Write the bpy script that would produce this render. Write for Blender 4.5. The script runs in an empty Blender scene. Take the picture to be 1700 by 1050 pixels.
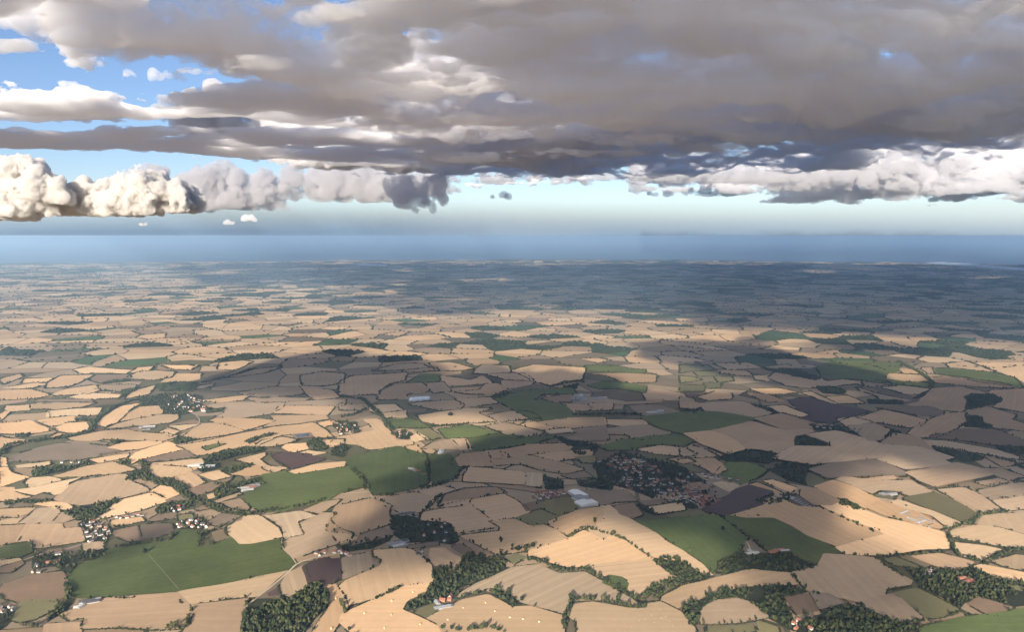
import bpy, math, random, time
import numpy as np
from mathutils import Vector
from mathutils.geometry import delaunay_2d_cdt
S = bpy.context.scene
T0 = time.time()
# ================= camera =================
CAM_H=800.0; FPX=1334.0; PITCH=math.radians(5.7)          # FPX: focal length in pixels of the 1700 px wide photograph
cd=bpy.data.cameras.new('camera'); cam=bpy.data.objects.new('camera',cd); S.collection.objects.link(cam)
cam.location=(0,0,CAM_H); cam.rotation_euler=(math.radians(90)-PITCH,0,0)
cd.sensor_width=36; cd.lens=FPX/1700*36; cd.clip_start=1; cd.clip_end=400000
S.camera=cam
# ================= sky, sun, exposure =================
SUN_EL=math.radians(17); ANTI=math.radians(12)
sdir=Vector((-math.sin(ANTI)*math.cos(SUN_EL),-math.cos(ANTI)*math.cos(SUN_EL),math.sin(SUN_EL)))
sl=bpy.data.lights.new('sun','SUN'); sl.energy=5.0; sl.angle=math.radians(0.5); sl.color=(1,0.87,0.72)
so=bpy.data.objects.new('sun',sl); S.collection.objects.link(so); so.rotation_euler=sdir.to_track_quat('Z','Y').to_euler()
W=bpy.data.worlds.new('World'); S.world=W; W.use_nodes=True
nt=W.node_tree; bg=nt.nodes['Background']; sk=nt.nodes.new('ShaderNodeTexSky'); sk.sky_type='NISHITA'; sk.sun_disc=False
sk.sun_elevation=SUN_EL; sk.sun_rotation=math.atan2(sdir.x,sdir.y); sk.altitude=800; sk.air_density=1.0; sk.dust_density=0.4; sk.ozone_density=3.0
mx=nt.nodes.new('ShaderNodeMix'); mx.data_type='RGBA'; mx.blend_type='MULTIPLY'; mx.inputs[0].default_value=1; mx.inputs[7].default_value=(1.01,.965,1.07,1)
nt.links.new(sk.outputs[0],mx.inputs[6]); nt.links.new(mx.outputs[2],bg.inputs[0]); bg.inputs[1].default_value=0.05
S.view_settings.view_transform='Standard'; S.view_settings.look='None'; S.view_settings.exposure=1.4; S.view_settings.gamma=1
S.render.engine='CYCLES'; C=S.cycles
C.max_bounces=50; C.diffuse_bounces=3; C.volume_bounces=44; C.transparent_max_bounces=256; C.use_denoising=True
C.use_adaptive_sampling=True; C.adaptive_threshold=0.01
# ================= helpers =================
RS=np.random.RandomState(7)
LAT=RS.rand(64,64,64).astype(np.float32)*2-1
def vnoise(x,y,z):
    xi=np.floor(x).astype(np.int64);yi=np.floor(y).astype(np.int64);zi=np.floor(z).astype(np.int64)
    fx=(x-xi).astype(np.float32);fy=(y-yi).astype(np.float32);fz=(z-zi).astype(np.float32)
    fx=fx*fx*(3-2*fx);fy=fy*fy*(3-2*fy);fz=fz*fz*(3-2*fz)
    xi=xi&63;yi=yi&63;zi=zi&63;x1=(xi+1)&63;y1=(yi+1)&63;z1=(zi+1)&63
    L=LAT
    a=L[xi,yi,zi]*(1-fx)+L[x1,yi,zi]*fx; b=L[xi,y1,zi]*(1-fx)+L[x1,y1,zi]*fx
    c=L[xi,yi,z1]*(1-fx)+L[x1,yi,z1]*fx; d=L[xi,y1,z1]*(1-fx)+L[x1,y1,z1]*fx
    a=a*(1-fy)+b*fy; c=c*(1-fy)+d*fy
    return a*(1-fz)+c*fz
def fbm(x,y,z,o=5,gain=0.5):
    r=0;s=1.0;t=0
    for i in range(o):
        r=r+s*vnoise(x*2**i+13.1*i,y*2**i+7.7*i,z*2**i+3.3*i); t+=s; s*=gain
    return r/t*1.6
def tag(o,label=None,cat=None,group=None,kind=None):
    for k,v in (('label',label),('category',cat),('group',group),('kind',kind)):
        if v: o[k]=v
    return o
def mesh_data(name,V,F,mats,smooth=True,mi=None):
    me=bpy.data.meshes.new(name); V=np.asarray(V,np.float32); F=np.asarray(F,np.int32)
    me.vertices.add(len(V)); me.vertices.foreach_set('co',V.ravel())
    k=F.shape[1]; me.loops.add(F.size); me.loops.foreach_set('vertex_index',F.ravel())
    me.polygons.add(len(F)); me.polygons.foreach_set('loop_start',np.arange(0,F.size,k,dtype=np.int32))
    me.polygons.foreach_set('use_smooth',np.full(len(F),smooth))
    for m in (mats if isinstance(mats,(list,tuple)) else [mats]): me.materials.append(m)
    if mi is not None: me.polygons.foreach_set('material_index',np.asarray(mi,np.int32))
    me.update(calc_edges=True); return me
def link(name,me,loc=(0,0,0),parent=None,rotz=0):
    o=bpy.data.objects.new(name,me); S.collection.objects.link(o); o.location=loc; o.rotation_euler=(0,0,rotz)
    if parent is not None: o.parent=parent
    return o
def mesh_np(name,V,F,mat,smooth=True): return link(name,mesh_data(name,V,F,mat,smooth))
def terrain(x,y):
    d=np.hypot(x,y)
    amp=15*(1-.75*np.clip((d-4500)/4500,0,1))
    return amp*(vnoise(x/900+3.3,y/760+8.1,0*x+.37)+.35*vnoise(x/380,y/380+4.2,0*x+7.7))+14
def ground(px,py):
    """photo pixel -> point on the terrain (arrays)"""
    px=np.asarray(px,float); py=np.asarray(py,float)
    u=(px-850)/FPX; v=(525-py)/FPX
    cp,sp=math.cos(PITCH),math.sin(PITCH)
    dx=u; dy=cp+v*sp; dz=-sp+v*cp
    z=14.0+0*px
    for _ in range(4):
        t=(CAM_H-z)/np.maximum(-dz,1e-4); x=dx*t; y=dy*t; z=terrain(x,y)
    return x,y,z
def pixel(x,y,z):
    cp,sp=math.cos(PITCH),math.sin(PITCH); h=z-CAM_H
    f=y*cp-h*sp; up=y*sp+h*cp
    return 850+FPX*x/f, 525-FPX*up/f
TILE={0:(0,0,1),1:(0,780,.33529),2:(565,780,.33529),3:(1130,780,.33529),4:(0,600,.33529),5:(565,600,.33529),6:(1130,600,.33529)}
def tp(tile,x,y):
    a,b,k=TILE[tile]; return a+x*k,b+y*k
def parse(txt):
    out=[];t=0
    for ln in txt.strip().splitlines():
        ln=ln.strip()
        if ln[0]=='@': t=int(ln[1:]); continue
        c,*p=ln.split(); P=np.array([[float(q) for q in w.split(',')] for w in p])
        X,Y=tp(t,P[:,0],P[:,1]); out.append((c,np.stack([X,Y],1)))
    return out
def inside(P,x,y):
    r=np.zeros(np.shape(x),bool); n=len(P)
    for i in range(n):
        x1,y1=P[i];x2,y2=P[(i+1)%n]
        if y1==y2: continue
        r^=((y1>y)!=(y2>y))&(x<(x2-x1)*(y-y1)/(y2-y1)+x1)
    return r
# ---------------- materials
def mat(name,build):
    m=bpy.data.materials.new(name); m.use_nodes=True; n=m.node_tree; b=n.nodes['Principled BSDF']; b.inputs['Roughness'].default_value=.95
    b.inputs['Specular IOR Level'].default_value=.15
    build(n,b); return m
def nd(n,t,**k):
    q=n.nodes.new(t)
    for a,v in k.items():
        if a in q.bl_rna.properties: setattr(q,a,v)
        else: q.inputs[a].default_value=v
    return q
def mathn(n,op,a,b=None,clamp=False):
    q=n.nodes.new('ShaderNodeMath'); q.operation=op; q.use_clamp=clamp
    for i,v in enumerate((a,b)):
        if v is None: continue
        if hasattr(v,'is_linked') or hasattr(v,'links'): n.links.new(v,q.inputs[i])
        else: q.inputs[i].default_value=v
    return q.outputs[0]
def scaled(n,col,fac):
    q=n.nodes.new('ShaderNodeVectorMath'); q.operation='SCALE'; n.links.new(col,q.inputs[0]); n.links.new(fac,q.inputs['Scale']); return q.outputs[0]
def field_mat(name,stripe,tram,mottle,big=1/260):
    def f(n,b):
        tc=nd(n,'ShaderNodeTexCoord'); oi=nd(n,'ShaderNodeObjectInfo'); geo=nd(n,'ShaderNodeNewGeometry')
        n1=nd(n,'ShaderNodeTexNoise',Scale=big,Detail=5.0,Roughness=.6); n.links.new(geo.outputs['Position'],n1.inputs['Vector'])
        n2=nd(n,'ShaderNodeTexNoise',Scale=1/14,Detail=3.0,Roughness=.7); n.links.new(geo.outputs['Position'],n2.inputs['Vector'])
        mp=nd(n,'ShaderNodeMapping'); n.links.new(tc.outputs['Object'],mp.inputs['Vector']); mp.inputs['Scale'].default_value=(1/900,1/16,0)
        n3=nd(n,'ShaderNodeTexNoise',Scale=1.0,Detail=4.0,Roughness=.7); n.links.new(mp.outputs[0],n3.inputs['Vector'])   # long streaks along the rows
        sx=nd(n,'ShaderNodeSeparateXYZ'); n.links.new(tc.outputs['Object'],sx.inputs[0])
        ph=mathn(n,'FRACT',mathn(n,'MULTIPLY',sx.outputs['Y'],1/26.0))
        tr=mathn(n,'LESS_THAN',mathn(n,'ABSOLUTE',mathn(n,'SUBTRACT',ph,.5)),.07)
        v=mathn(n,'ADD',mathn(n,'MULTIPLY',n1.outputs['Fac'],mottle),1-mottle*.5)
        v=mathn(n,'ADD',v,mathn(n,'MULTIPLY',mathn(n,'SUBTRACT',n2.outputs['Fac'],.5),mottle*.5))
        v=mathn(n,'ADD',v,mathn(n,'MULTIPLY',mathn(n,'SUBTRACT',n3.outputs['Fac'],.5),stripe))
        v=mathn(n,'SUBTRACT',v,mathn(n,'MULTIPLY',tr,tram))
        v=mathn(n,'MULTIPLY',v,mathn(n,'ADD',mathn(n,'MULTIPLY',oi.outputs['Random'],.2),.9))
        n.links.new(scaled(n,oi.outputs['Color'],v),b.inputs['Base Color'])
    return mat(name,f)
FM={'s':field_mat('stubble',.45,.045,.42),'t':field_mat('worked_stubble',.55,.035,.5,1/200),'b':field_mat('rough_ground',.25,0,.6,1/120),'d':field_mat('ploughed_soil',.3,.0,.25),
    'g':field_mat('green_crop',.45,.10,1.1,1/170),'o':field_mat('pasture',.2,0,.5,1/140),'k':field_mat('rowed_stubble',.8,.10,.35)}
FC={'s':(.57,.392,.225),'t':(.40,.285,.178),'b':(.20,.145,.098),'d':(.085,.055,.05),'g':(.097,.118,.037),'o':(.165,.150,.072),'k':(.42,.31,.195)}
def noisy(name,c,amt=.5,sc=1/30,rough=.95):
    def f(n,b):
        b.inputs['Roughness'].default_value=rough
        geo=nd(n,'ShaderNodeNewGeometry'); n1=nd(n,'ShaderNodeTexNoise',Scale=sc,Detail=4.0,Roughness=.65); n.links.new(geo.outputs['Position'],n1.inputs['Vector'])
        oi=nd(n,'ShaderNodeObjectInfo'); rgb=nd(n,'ShaderNodeRGB'); rgb.outputs[0].default_value=(*c,1)
        v=mathn(n,'ADD',mathn(n,'MULTIPLY',n1.outputs['Fac'],amt*2),1-amt)
        v=mathn(n,'MULTIPLY',v,mathn(n,'ADD',mathn(n,'MULTIPLY',oi.outputs['Random'],.3),.85))
        n.links.new(scaled(n,rgb.outputs[0],v),b.inputs['Base Color'])
    return mat(name,f)
M_LEAF=[noisy('leaves_dark',(.018,.026,.011),.6,1/9),noisy('leaves_mid',(.032,.042,.016),.6,1/9),noisy('leaves_olive',(.056,.060,.025),.6,1/9)]
M_HEDGE=noisy('hedge_leaves',(.024,.029,.014),.6,1/8)
M_TRUNK=noisy('bark',(.07,.05,.035),.4,1/2)
def rough_green(n,b):
    geo=nd(n,'ShaderNodeNewGeometry'); n1=nd(n,'ShaderNodeTexNoise',Scale=1/160,Detail=6.0,Roughness=.65); n.links.new(geo.outputs['Position'],n1.inputs['Vector'])
    r=nd(n,'ShaderNodeValToRGB'); n.links.new(n1.outputs['Fac'],r.inputs[0]); e=r.color_ramp.elements
    e[0].position=.32; e[0].color=(.032,.038,.018,1); e[1].position=.72; e[1].color=(.17,.135,.078,1)
    q=e.new(.5); q.color=(.068,.066,.034,1)
    n.links.new(r.outputs[0],b.inputs['Base Color'])
M_GROUND=mat('rough_grass',rough_green)
def vol(name,dens,col=(1,1,1),g=0.0):
    m=bpy.data.materials.new(name); m.use_nodes=True; n=m.node_tree; n.nodes.remove(n.nodes['Principled BSDF'])
    v=n.nodes.new('ShaderNodeVolumePrincipled'); v.inputs['Color'].default_value=(*col,1); v.inputs['Density'].default_value=dens; v.inputs['Anisotropy'].default_value=g
    n.links.new(v.outputs[0],n.nodes['Material Output'].inputs['Volume']); return m
# ================= ground, sea =================
def coast(a): # distance of the shore
    return 26800+700*np.sin(a*9+1)+350*np.sin(a*31)+250*np.sin(a*71+2)
def build_ground():
    na,nr=240,420
    A=np.radians(np.linspace(-62,62,na)); T=np.linspace(0,1,nr)
    AA,TT=np.meshgrid(A,T,indexing='ij'); D=np.exp(np.log(250.)+TT*(np.log(coast(AA))-np.log(250.)))
    X=D*np.sin(AA); Y=D*np.cos(AA); Z=terrain(X,Y)-3.0*np.clip((D-5000)/2000,0,1)
    V=np.stack([X,Y,Z],-1).reshape(-1,3)
    i,j=np.meshgrid(np.arange(na-1),np.arange(nr-1),indexing='ij'); k=(i*nr+j).ravel()
    F=np.stack([k,k+nr,k+nr+1,k+1],1)
    tag(mesh_np('ground',V,F,M_GROUND),kind='structure')
    # the country behind and beside the viewer, only there to carry the light
    R=9000.
    m=noisy('distant_fields',(.27,.19,.12),.4,1/500)
    tag(mesh_np('terrain',[(-R,-R,-8),(R,-R,-8),(R,2500,-8),(-R,2500,-8)],[(0,1,2,3)],m,False),kind='structure')
build_ground()
def sea_mat(n,b):
    b.inputs['Base Color'].default_value=(.02,.05,.075,1); b.inputs['Roughness'].default_value=.35
M_SEA=mat('sea_water',sea_mat)
R=180000.
tag(mesh_np('sea',[(-R,-R,-20),(R,-R,-20),(R,R,-20),(-R,R,-20)],[(0,1,2,3)],M_SEA,False),kind='structure')
import bmesh
# ================= clouds (all above the haze) =================
# ---------------- surface nets over a grid of corner values f (inside where f>0), P(i,j,k)->position
def surface_nets(f,pos):
    ins=f>0
    nx,ny,nz=f.shape
    c=np.zeros((nx-1,ny-1,nz-1),np.int8)
    for a in (0,1):
        for b in (0,1):
            for d in (0,1):
                c+=ins[a:nx-1+a,b:ny-1+b,d:nz-1+d]
    act=(c>0)&(c<8)
    ids=-np.ones(act.shape,np.int64); I,J,K=np.nonzero(act); n=len(I); ids[I,J,K]=np.arange(n)
    acc=np.zeros((n,3)); cnt=np.zeros(n)
    for ax in range(3):
        for u in (0,1):
            for v in (0,1):
                o=[0,0,0]; oo=[k for k in range(3) if k!=ax]; o[oo[0]]=u;o[oo[1]]=v
                o2=list(o);o2[ax]=1
                f0=f[I+o[0],J+o[1],K+o[2]];f1=f[I+o2[0],J+o2[1],K+o2[2]]
                m=(f0>0)!=(f1>0); t=np.where(m,f0/np.where(m,f0-f1,1),0)
                g=np.stack([I+o[0],J+o[1],K+o[2]],1).astype(float); g[:,ax]+=t
                acc[m]+=g[m]; cnt[m]+=1
    V=pos(acc/cnt[:,None])
    F=[]
    for ax in range(3):
        a0=[slice(None)]*3; a1=[slice(None)]*3; a0[ax]=slice(0,-1); a1[ax]=slice(1,None)
        s0=ins[tuple(a0)]; s1=ins[tuple(a1)]
        b,d=[(1,2),(2,0),(0,1)][ax]
        E=np.stack(np.nonzero(s0!=s1),1)
        lim=np.array(f.shape)-1
        ok=(E[:,b]>0)&(E[:,d]>0)&(E[:,b]<lim[b])&(E[:,d]<lim[d]); E=E[ok]
        fl=s0[E[:,0],E[:,1],E[:,2]]
        def q(db,dd):
            G=E.copy(); G[:,b]-=db; G[:,d]-=dd
            return ids[G[:,0],G[:,1],G[:,2]]
        Q=np.stack([q(1,1),q(0,1),q(0,0),q(1,0)],1)
        Q[~fl]=Q[~fl][:,::-1]
        F.append(Q)
    return V,np.concatenate(F)
def elev(py): return math.atan((525-py)/FPX)-PITCH

CL=vol('cloud_vapour',0.0105,(.972,.981,1.0),0.0)
CLC=vol('cumulus_vapour',0.017,(.87,.865,.855),0.22)
CLB=vol('bank_vapour',0.004,(.74,.75,.78),0.2)
CLL=vol('broken_vapour',0.011,(.78,.79,.82),0.2)
CLL2=vol('tuft_vapour',0.010,(.84,.845,.86),0.2)
CLT2=vol('shred_vapour',0.010,(.97,.978,.995),0.0)
CLF=vol('fringe_vapour',0.0045,(.80,.81,.835),0.25)
CLS=vol('shade_cloud_vapour',0.010,(.955,.965,.98),0.0)
CLV=vol('thin_veil_vapour',0.0035,(.95,.96,.98),0.0)
CLG=vol('back_bank_vapour',0.0045,(.86,.87,.895),0.25)
CLK=vol('grey_bank_vapour',0.012,(.93,.942,.965),0.1)
CLH=vol('hanging_vapour',0.009,(.86,.88,.93),0.2)
CLT=vol('thin_cloud_vapour',0.008,(.9,.91,.93),0.0)
def layer_cloud(name,mat,u0,u1,d0,d1,z0,z1,n,fun):
    na,nd,nz=n
    AZ=np.linspace(math.atan((u0-850)/FPX),math.atan((u1-850)/FPX),na); LD=np.linspace(math.log(d0),math.log(d1),nd); ZZ=np.linspace(z0,z1,nz)
    A,D,Z=[q.astype(np.float32) for q in np.meshgrid(AZ,np.exp(LD),ZZ,indexing='ij')]
    X=D*np.sin(A);Y=D*np.cos(A)
    f=fun(X,Y,Z,A,D)
    for ax in range(3):
        q=[slice(None)]*3
        for e in (0,-1):
            q[ax]=e; f[tuple(q)]=-1
    def pos(g):
        a=np.interp(g[:,0],np.arange(na),AZ); d=np.exp(np.interp(g[:,1],np.arange(nd),LD)); z=np.interp(g[:,2],np.arange(nz),ZZ)
        return np.stack([d*np.sin(a),d*np.cos(a),z],1)
    V,F=surface_nets(f,pos); print(name,len(V),round(time.time()-T0,1))
    return mesh_np(name,V,F,mat)
def img(A,D,z):
    h=np.cos(A)  # depth factor for an upright picture plane
    t=(z-CAM_H)/(D*h)
    el=np.arctan(t)
    return 850+FPX*np.tan(A), 525-FPX*np.tan(el+PITCH)
def deck_fun(X,Y,Z,A,D):
    U,V=img(A,D,1900)
    X0,Y0=X[:,:,0],Y[:,:,0]; z0=0*X0
    base=1900+110*fbm(X0/3600,Y0/2400,z0+.5,2)+200*fbm(X0/700+2,Y0/520,z0+1.5,6,.62)
    edge=np.interp(U[:,:,0],[-400,0,150,300,450,560,650,720,900,1150,1400,1700,2100],[36,56,82,96,126,165,225,290,292,284,274,232,200])
    cov=np.clip((edge-V[:,:,0])/32.0,-1.6,1.2)
    def hole(u,v,ru,rv,a): return a*np.exp(-((U[:,:,0]-u)/ru)**2-((V[:,:,0]-v)/rv)**2)
    cov=cov-hole(1485,95,42,17,3.6)-hole(480,22,260,26,1.0)-hole(200,30,170,22,1.1)-hole(620,70,120,16,.8)-hole(900,25,160,14,.6)-hole(1640,35,90,22,.9)-hole(1150,105,40,12,.8)
    th=np.maximum(18,65+640*fbm(X0/900,Y0/600,z0+4,6,.60)+260*fbm(X0/3000,Y0/1500,z0+14,2))
    th=np.maximum(18,th*(1-.45*np.clip((D[:,:,0]-7000)/6000,0,1)))
    base,cov,th=base[:,:,None],cov[:,:,None],th[:,:,None]
    prof=np.where(Z>base,(Z-base)/th,(base-Z)/45)
    return cov+.8*fbm(X/900,Y/650,Z/500,7,0.66)-prof**2*0.8
DECK=layer_cloud('cloud',CL,-350,2050,3000,21000,1600,2700,(560,400,60),deck_fun)
def streak(topc,botc,uend,seed,zb):
    def fun(X,Y,Z,A,D):
        U,V=img(A,D,zb)
        X0,Y0=X[:,:,0],Y[:,:,0]; z0=0*X0; U=U[:,:,0]; V=V[:,:,0]
        base=zb+70*fbm(X0/1300+2,Y0/1000,z0+seed,5,.6)
        top=np.interp(U,topc[0],topc[1]); bot=np.interp(U,botc[0],botc[1])
        cov=np.minimum(np.minimum((V-top)/14,(bot-V)/14),np.minimum(1,(uend-U)/80))
        cov=np.clip(cov,-1.6,.45)
        th=np.maximum(24,58+150*fbm(X0/900,Y0/700,z0+seed+7,6,.62))
        base,cov,th=base[:,:,None],cov[:,:,None],th[:,:,None]
        prof=np.where(Z>base,(Z-base)/th,(base-Z)/45)
        return cov+1.2*fbm(X/900+seed,Y/800,Z/350,7,0.68)-prof**2*0.8
    return fun
BANK=layer_cloud('cloud',CLK,-300,760,6500,13000,1750,2450,(560,260,46),streak([[-300,0,200,420,600,760],[168,165,160,150,150,170]],[[-300,0,200,420,600,760],[200,203,206,200,215,240]],600,1.5,1900))
BANK2=layer_cloud('cloud',CLK,-200,760,9000,19000,1750,2450,(520,240,46),streak([[-300,0,200,420,600,760],[218,216,212,210,220,240]],[[-300,0,200,420,600,760],[245,247,250,262,278,280]],700,4.5,1900))
tag(BANK2,'lower grey cloud streak just above the bright cumulus on the left','cloud',None,'thing')
def cumulus(name,mat,dist,items,res,seed,amp=.5,nsc=500,zflat=60):
    """items: (u, ybase, ytop, half width px)"""
    rs=np.random.RandomState(seed); B=[]
    for (u,yb,yt,hw) in items:
        a=math.atan((u-850)/FPX); D=dist; c=np.array([D*math.tan(a),D]); k=D/FPX   # metres per pixel at that depth
        zb=CAM_H+D*math.tan(elev(yb)); zt=CAM_H+D*math.tan(elev(yt)); H=zt-zb
        n=max(5,int(hw/6)+4)
        for i in range(n):
            t=rs.uniform(-1,1); h=H*(1-abs(t)**2.2)*rs.uniform(.55,1.0)
            r=max(min(h*.55,hw*k*.5),res*2.2)*rs.uniform(.7,1.1)
            zc=zb+max(h-r,r*.4)
            B.append((c[0]+t*hw*k,c[1]+rs.uniform(-1,1)*hw*k*.5,zc,r,zb))
            if zc-zb>r*1.2: B.append((c[0]+t*hw*k,c[1]+rs.uniform(-1,1)*hw*k*.4,zb+.5*(zc-zb),r*1.15,zb))
    B=np.array(B); pad=B[:,3].max()*1.6
    lo=B[:,:3].min(0)-pad; hi=B[:,:3].max(0)+pad
    n=np.maximum(6,((hi-lo)/res).astype(int)+1)
    ax=[lo[i]+np.arange(n[i])*res for i in range(3)]
    f=np.full(tuple(n),-1.5,np.float32)
    for (x,y,z,r,zb) in B:
        R=r*1.58; sl=[]
        for i,cc in enumerate((x,y,z)):
            i0=max(0,int((cc-R-lo[i])/res)); i1=min(n[i],int((cc+R-lo[i])/res)+2); sl.append(slice(i0,i1))
        gx,gy,gz=np.meshgrid(*[ax[i][sl[i]] for i in range(3)],indexing='ij')
        q=1-((gx-x)**2+(gy-y)**2+(gz-z)**2)/r**2
        q=np.minimum(q,(gz-zb)/zflat)
        f[tuple(sl)]=np.maximum(f[tuple(sl)],q)
    X,Y,Z=[q.astype(np.float32) for q in np.meshgrid(*ax,indexing='ij')]
    nb=fbm(X/nsc+seed,Y/nsc,Z/nsc,6,.66)+.6*(.35-np.abs(fbm(X/(nsc*.6)+5,Y/(nsc*.6)+seed,Z/(nsc*.6),4,.55)))
    f=f+amp*nb
    for a in range(3):
        q=[slice(None)]*3
        for e in (0,-1):
            q[a]=e; f[tuple(q)]=-1
    V,F=surface_nets(f,lambda g:lo+g*res); print(name,n,len(V),round(time.time()-T0,1))
    return mesh_np(name,V,F,mat)

def shell(name,mat,u0,u1,d0,d1,z0,z1,n,top,bot,soft,amp,nsc,cmax,seed,dens=None,flat=.6):
    def fun(X,Y,Z,A,D):
        U,V=img(A,D,Z)
        t=np.interp(U,top[0],top[1]); b=np.interp(U,bot[0],bot[1])
        c=np.minimum((V-t)/soft,(b-V)/(soft*.5))
        q=(np.log(D)-math.log(d0))/(math.log(d1)-math.log(d0))
        c=np.minimum(c,np.minimum(q,1-q)*6)
        if dens: c=c+np.interp(U,dens[0],dens[1])
        n1=fbm(X/nsc+seed,Y/nsc,Z/(nsc*flat),6,.62)
        n2=.4-np.abs(fbm(X/(nsc*.35)+5,Y/(nsc*.35)+seed,Z/(nsc*flat*.5),5,.62))*1.5
        return np.clip(c,-3.5,cmax)+amp*n1+amp*.35*n2
    return layer_cloud(name,mat,u0,u1,d0,d1,z0,z1,n,fun)

C1=cumulus('cumulus_cloud',CLC,20000,[(10,366,262,50),(55,335,254,50),(-60,360,265,60),(95,340,280,35),(40,360,290,60),(20,300,256,50)],34,3,amp=1.15,nsc=330)
C2=cumulus('cumulus_cloud',CLC,21000,[(150,356,295,50),(205,358,280,65),(265,352,275,60),(180,345,300,60),(300,345,290,25)],34,4,amp=1.15,nsc=330)
def puffs(u0,u1,top,bot,n,hw,hh,seed):
    rs=np.random.RandomState(seed); out=[]
    while len(out)<n:
        u=rs.uniform(u0,u1); t=np.interp(u,top[0],top[1]); b=np.interp(u,bot[0],bot[1]); h=rs.uniform(*hh); w=rs.uniform(*hw)
        if b-t<h*.8: continue
        yb=t+h+(b-t-h)*rs.rand()**.6; out.append((u,yb,yb-h,w))
    return out
B1=cumulus('cumulus_cloud',CLB,25000,puffs(230,720,[[230,330,400,520,640,720],[262,256,250,248,256,278]],[[230,330,430,560,640,720],[330,352,360,346,338,326]],54,(22,62),(24,56),3),56,11,amp=1.5,nsc=380)
B2=cumulus('cumulus_cloud',CLF,26000,puffs(735,1060,[[735,1060],[266,266]],[[735,830,960,1060],[302,306,308,304]],17,(16,40),(12,24),5),46,12,amp=1.4,nsc=280)
B3=cumulus('cumulus_cloud',CLF,25000,puffs(1050,1760,[[1040,1200,1360,1450,1520,1760],[272,268,258,232,215,212]],[[1040,1200,1300,1450,1760],[302,308,316,322,320]],85,(14,60),(10,36),8),46,13,amp=1.2,nsc=480)
B6=shell('cumulus_cloud',CLG,1040,1780,28000,30500,1400,4800,(620,50,90),[[1040,1200,1360,1450,1520,1780],[278,270,256,236,216,208]],[[1040,1200,1300,1450,1780],[304,310,318,322,320]],30,1.7,1100,.2,13,None,.3)
SCUD=['small dark ragged scud right of the hanging wisp','left of two small dark scuds in the pale sky','right and larger of two small dark scuds in the pale sky','small white puff below the grey cloud bank, left one','small white puff below the grey cloud bank, right one','tiny white puff below the big bright cumulus','small bright puff under the right cloud bank','upper thin wisp of cloud in the blue gap','lower longer wisp of cloud in the blue gap']
for i,(u,yb,yt,hw,d) in enumerate([(833,330,314,17,14000),(1092,325,316,22,14000),(1162,321,303,28,14000),(382,372,364,10,21000),(415,368,355,14,21000),(240,374,367,10,21000),(1418,316,304,10,15000),(165,108,98,28,6500),(270,130,108,45,6500)]):
    q=cumulus('scud',CLT,d,[(u,yb,yt,hw)],28 if d>9000 else 16,20+i,amp=1.2,nsc=220 if d>9000 else 120,zflat=50); tag(q,SCUD[i],'cloud',None,'thing')
B4=cumulus('scud',CLH,12500,[(690,342,280,30),(715,338,275,26),(672,330,280,24),(705,352,300,15),(735,318,275,18),(655,312,278,18)],30,31,amp=1.5,nsc=210,zflat=150)

B5=cumulus('cumulus_cloud',CLL2,13000,puffs(335,730,[[340,430,560,660,730],[140,118,125,160,225]],[[350,430,520,620,730],[215,258,280,288,285]],110,(20,70),(16,48),21),38,15,amp=1.35,nsc=300)
def shred_fun(X,Y,Z,A,D):
    U,V=img(A,D,1750)
    edge=np.interp(U,[-400,0,300,450,560,650,720,900,1150,1400,1700,2100],[50,70,95,110,135,190,262,262,248,230,175,155])
    c=np.clip((edge-V)/30.0,-3,0)-.55
    return c+1.5*fbm(X/700,Y/520,Z/260,6,.62)-((Z-1740)/85)**2*.8
B7=layer_cloud('cloud',CLT2,-350,2050,3000,14000,1610,1870,(560,330,16),shred_fun)
tag(B7,'ragged grey shreds hanging just under the cloud deck','cloud',None,'stuff')
def rain(name,u0,u1,D,depth,top,dens,col,label):
    n=40; m=9; a0=math.atan((u0-850)/FPX); a1=math.atan((u1-850)/FPX); V=[];F=[]
    for k in range(m+1):
        t=k/m; z=CAM_H+16+(top-CAM_H-16)*t
        for i in range(n):
            q=6.2832*i/n; sx=math.cos(q); w=math.copysign(abs(math.sin(q))**1.7,math.sin(q))
            a=(a0+a1)/2+(a1-a0)/2*sx*(1-.25*t); d=D+depth*w*(1-t)**2.2
            V.append((d*math.sin(a),d*math.cos(a),z))
    for k in range(m):
        for i in range(n): F.append((k*n+i,k*n+(i+1)%n,(k+1)*n+(i+1)%n,(k+1)*n+i))
    F+=[tuple(range(n))[::-1],tuple(range(m*n,m*n+n))]
    me=bpy.data.meshes.new(name); me.from_pydata(V,[],F); me.update()
    bm=bmesh.new(); bm.from_mesh(me); bmesh.ops.recalc_face_normals(bm,faces=bm.faces); bm.to_mesh(me); bm.free()
    me.materials.append(vol(name+'_veil',dens,col,0.0)); tag(link(name,me),label,'rain',None,'stuff')
rain('rain',-500,900,30000,6000,2700,0.00006,(.20,.37,.58),'faint grey-blue rain veil under the left cloud bank')
rain('rain',-900,2600,46000,9000,3300,0.00013,(.26,.43,.62),'pale blue veil added along the far horizon to tint the low sky')  # added veil that blues and dims the low sky
rain('rain',640,1000,24000,2500,2400,0.00006,(.42,.52,.62),'thin rain shaft below the hanging wisp of cloud')

for o,l in ((DECK,'vast grey cloud deck filling the top of the sky'),(BANK,'upper long grey cloud streak under the blue gap on the left'),(C1,'bright cream cumulus at the far left edge'),(C2,'bright cream cumulus second from the left edge'),(B1,'blue-grey cumulus bank between the bright cumulus and the hanging wisp'),(B2,'low broken strip of lit cloud along the middle under the deck'),(B3,'broken lit cumulus bank under the deck on the right'),(B6,'pale broken cloud bank behind the lit cumulus on the right'),(B4,'ragged grey wisp hanging down from the cloud deck'),(B5,'broken lit cloud tufts above the blue-grey bank')):
    tag(o,l,'cloud',None,'thing')
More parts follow.
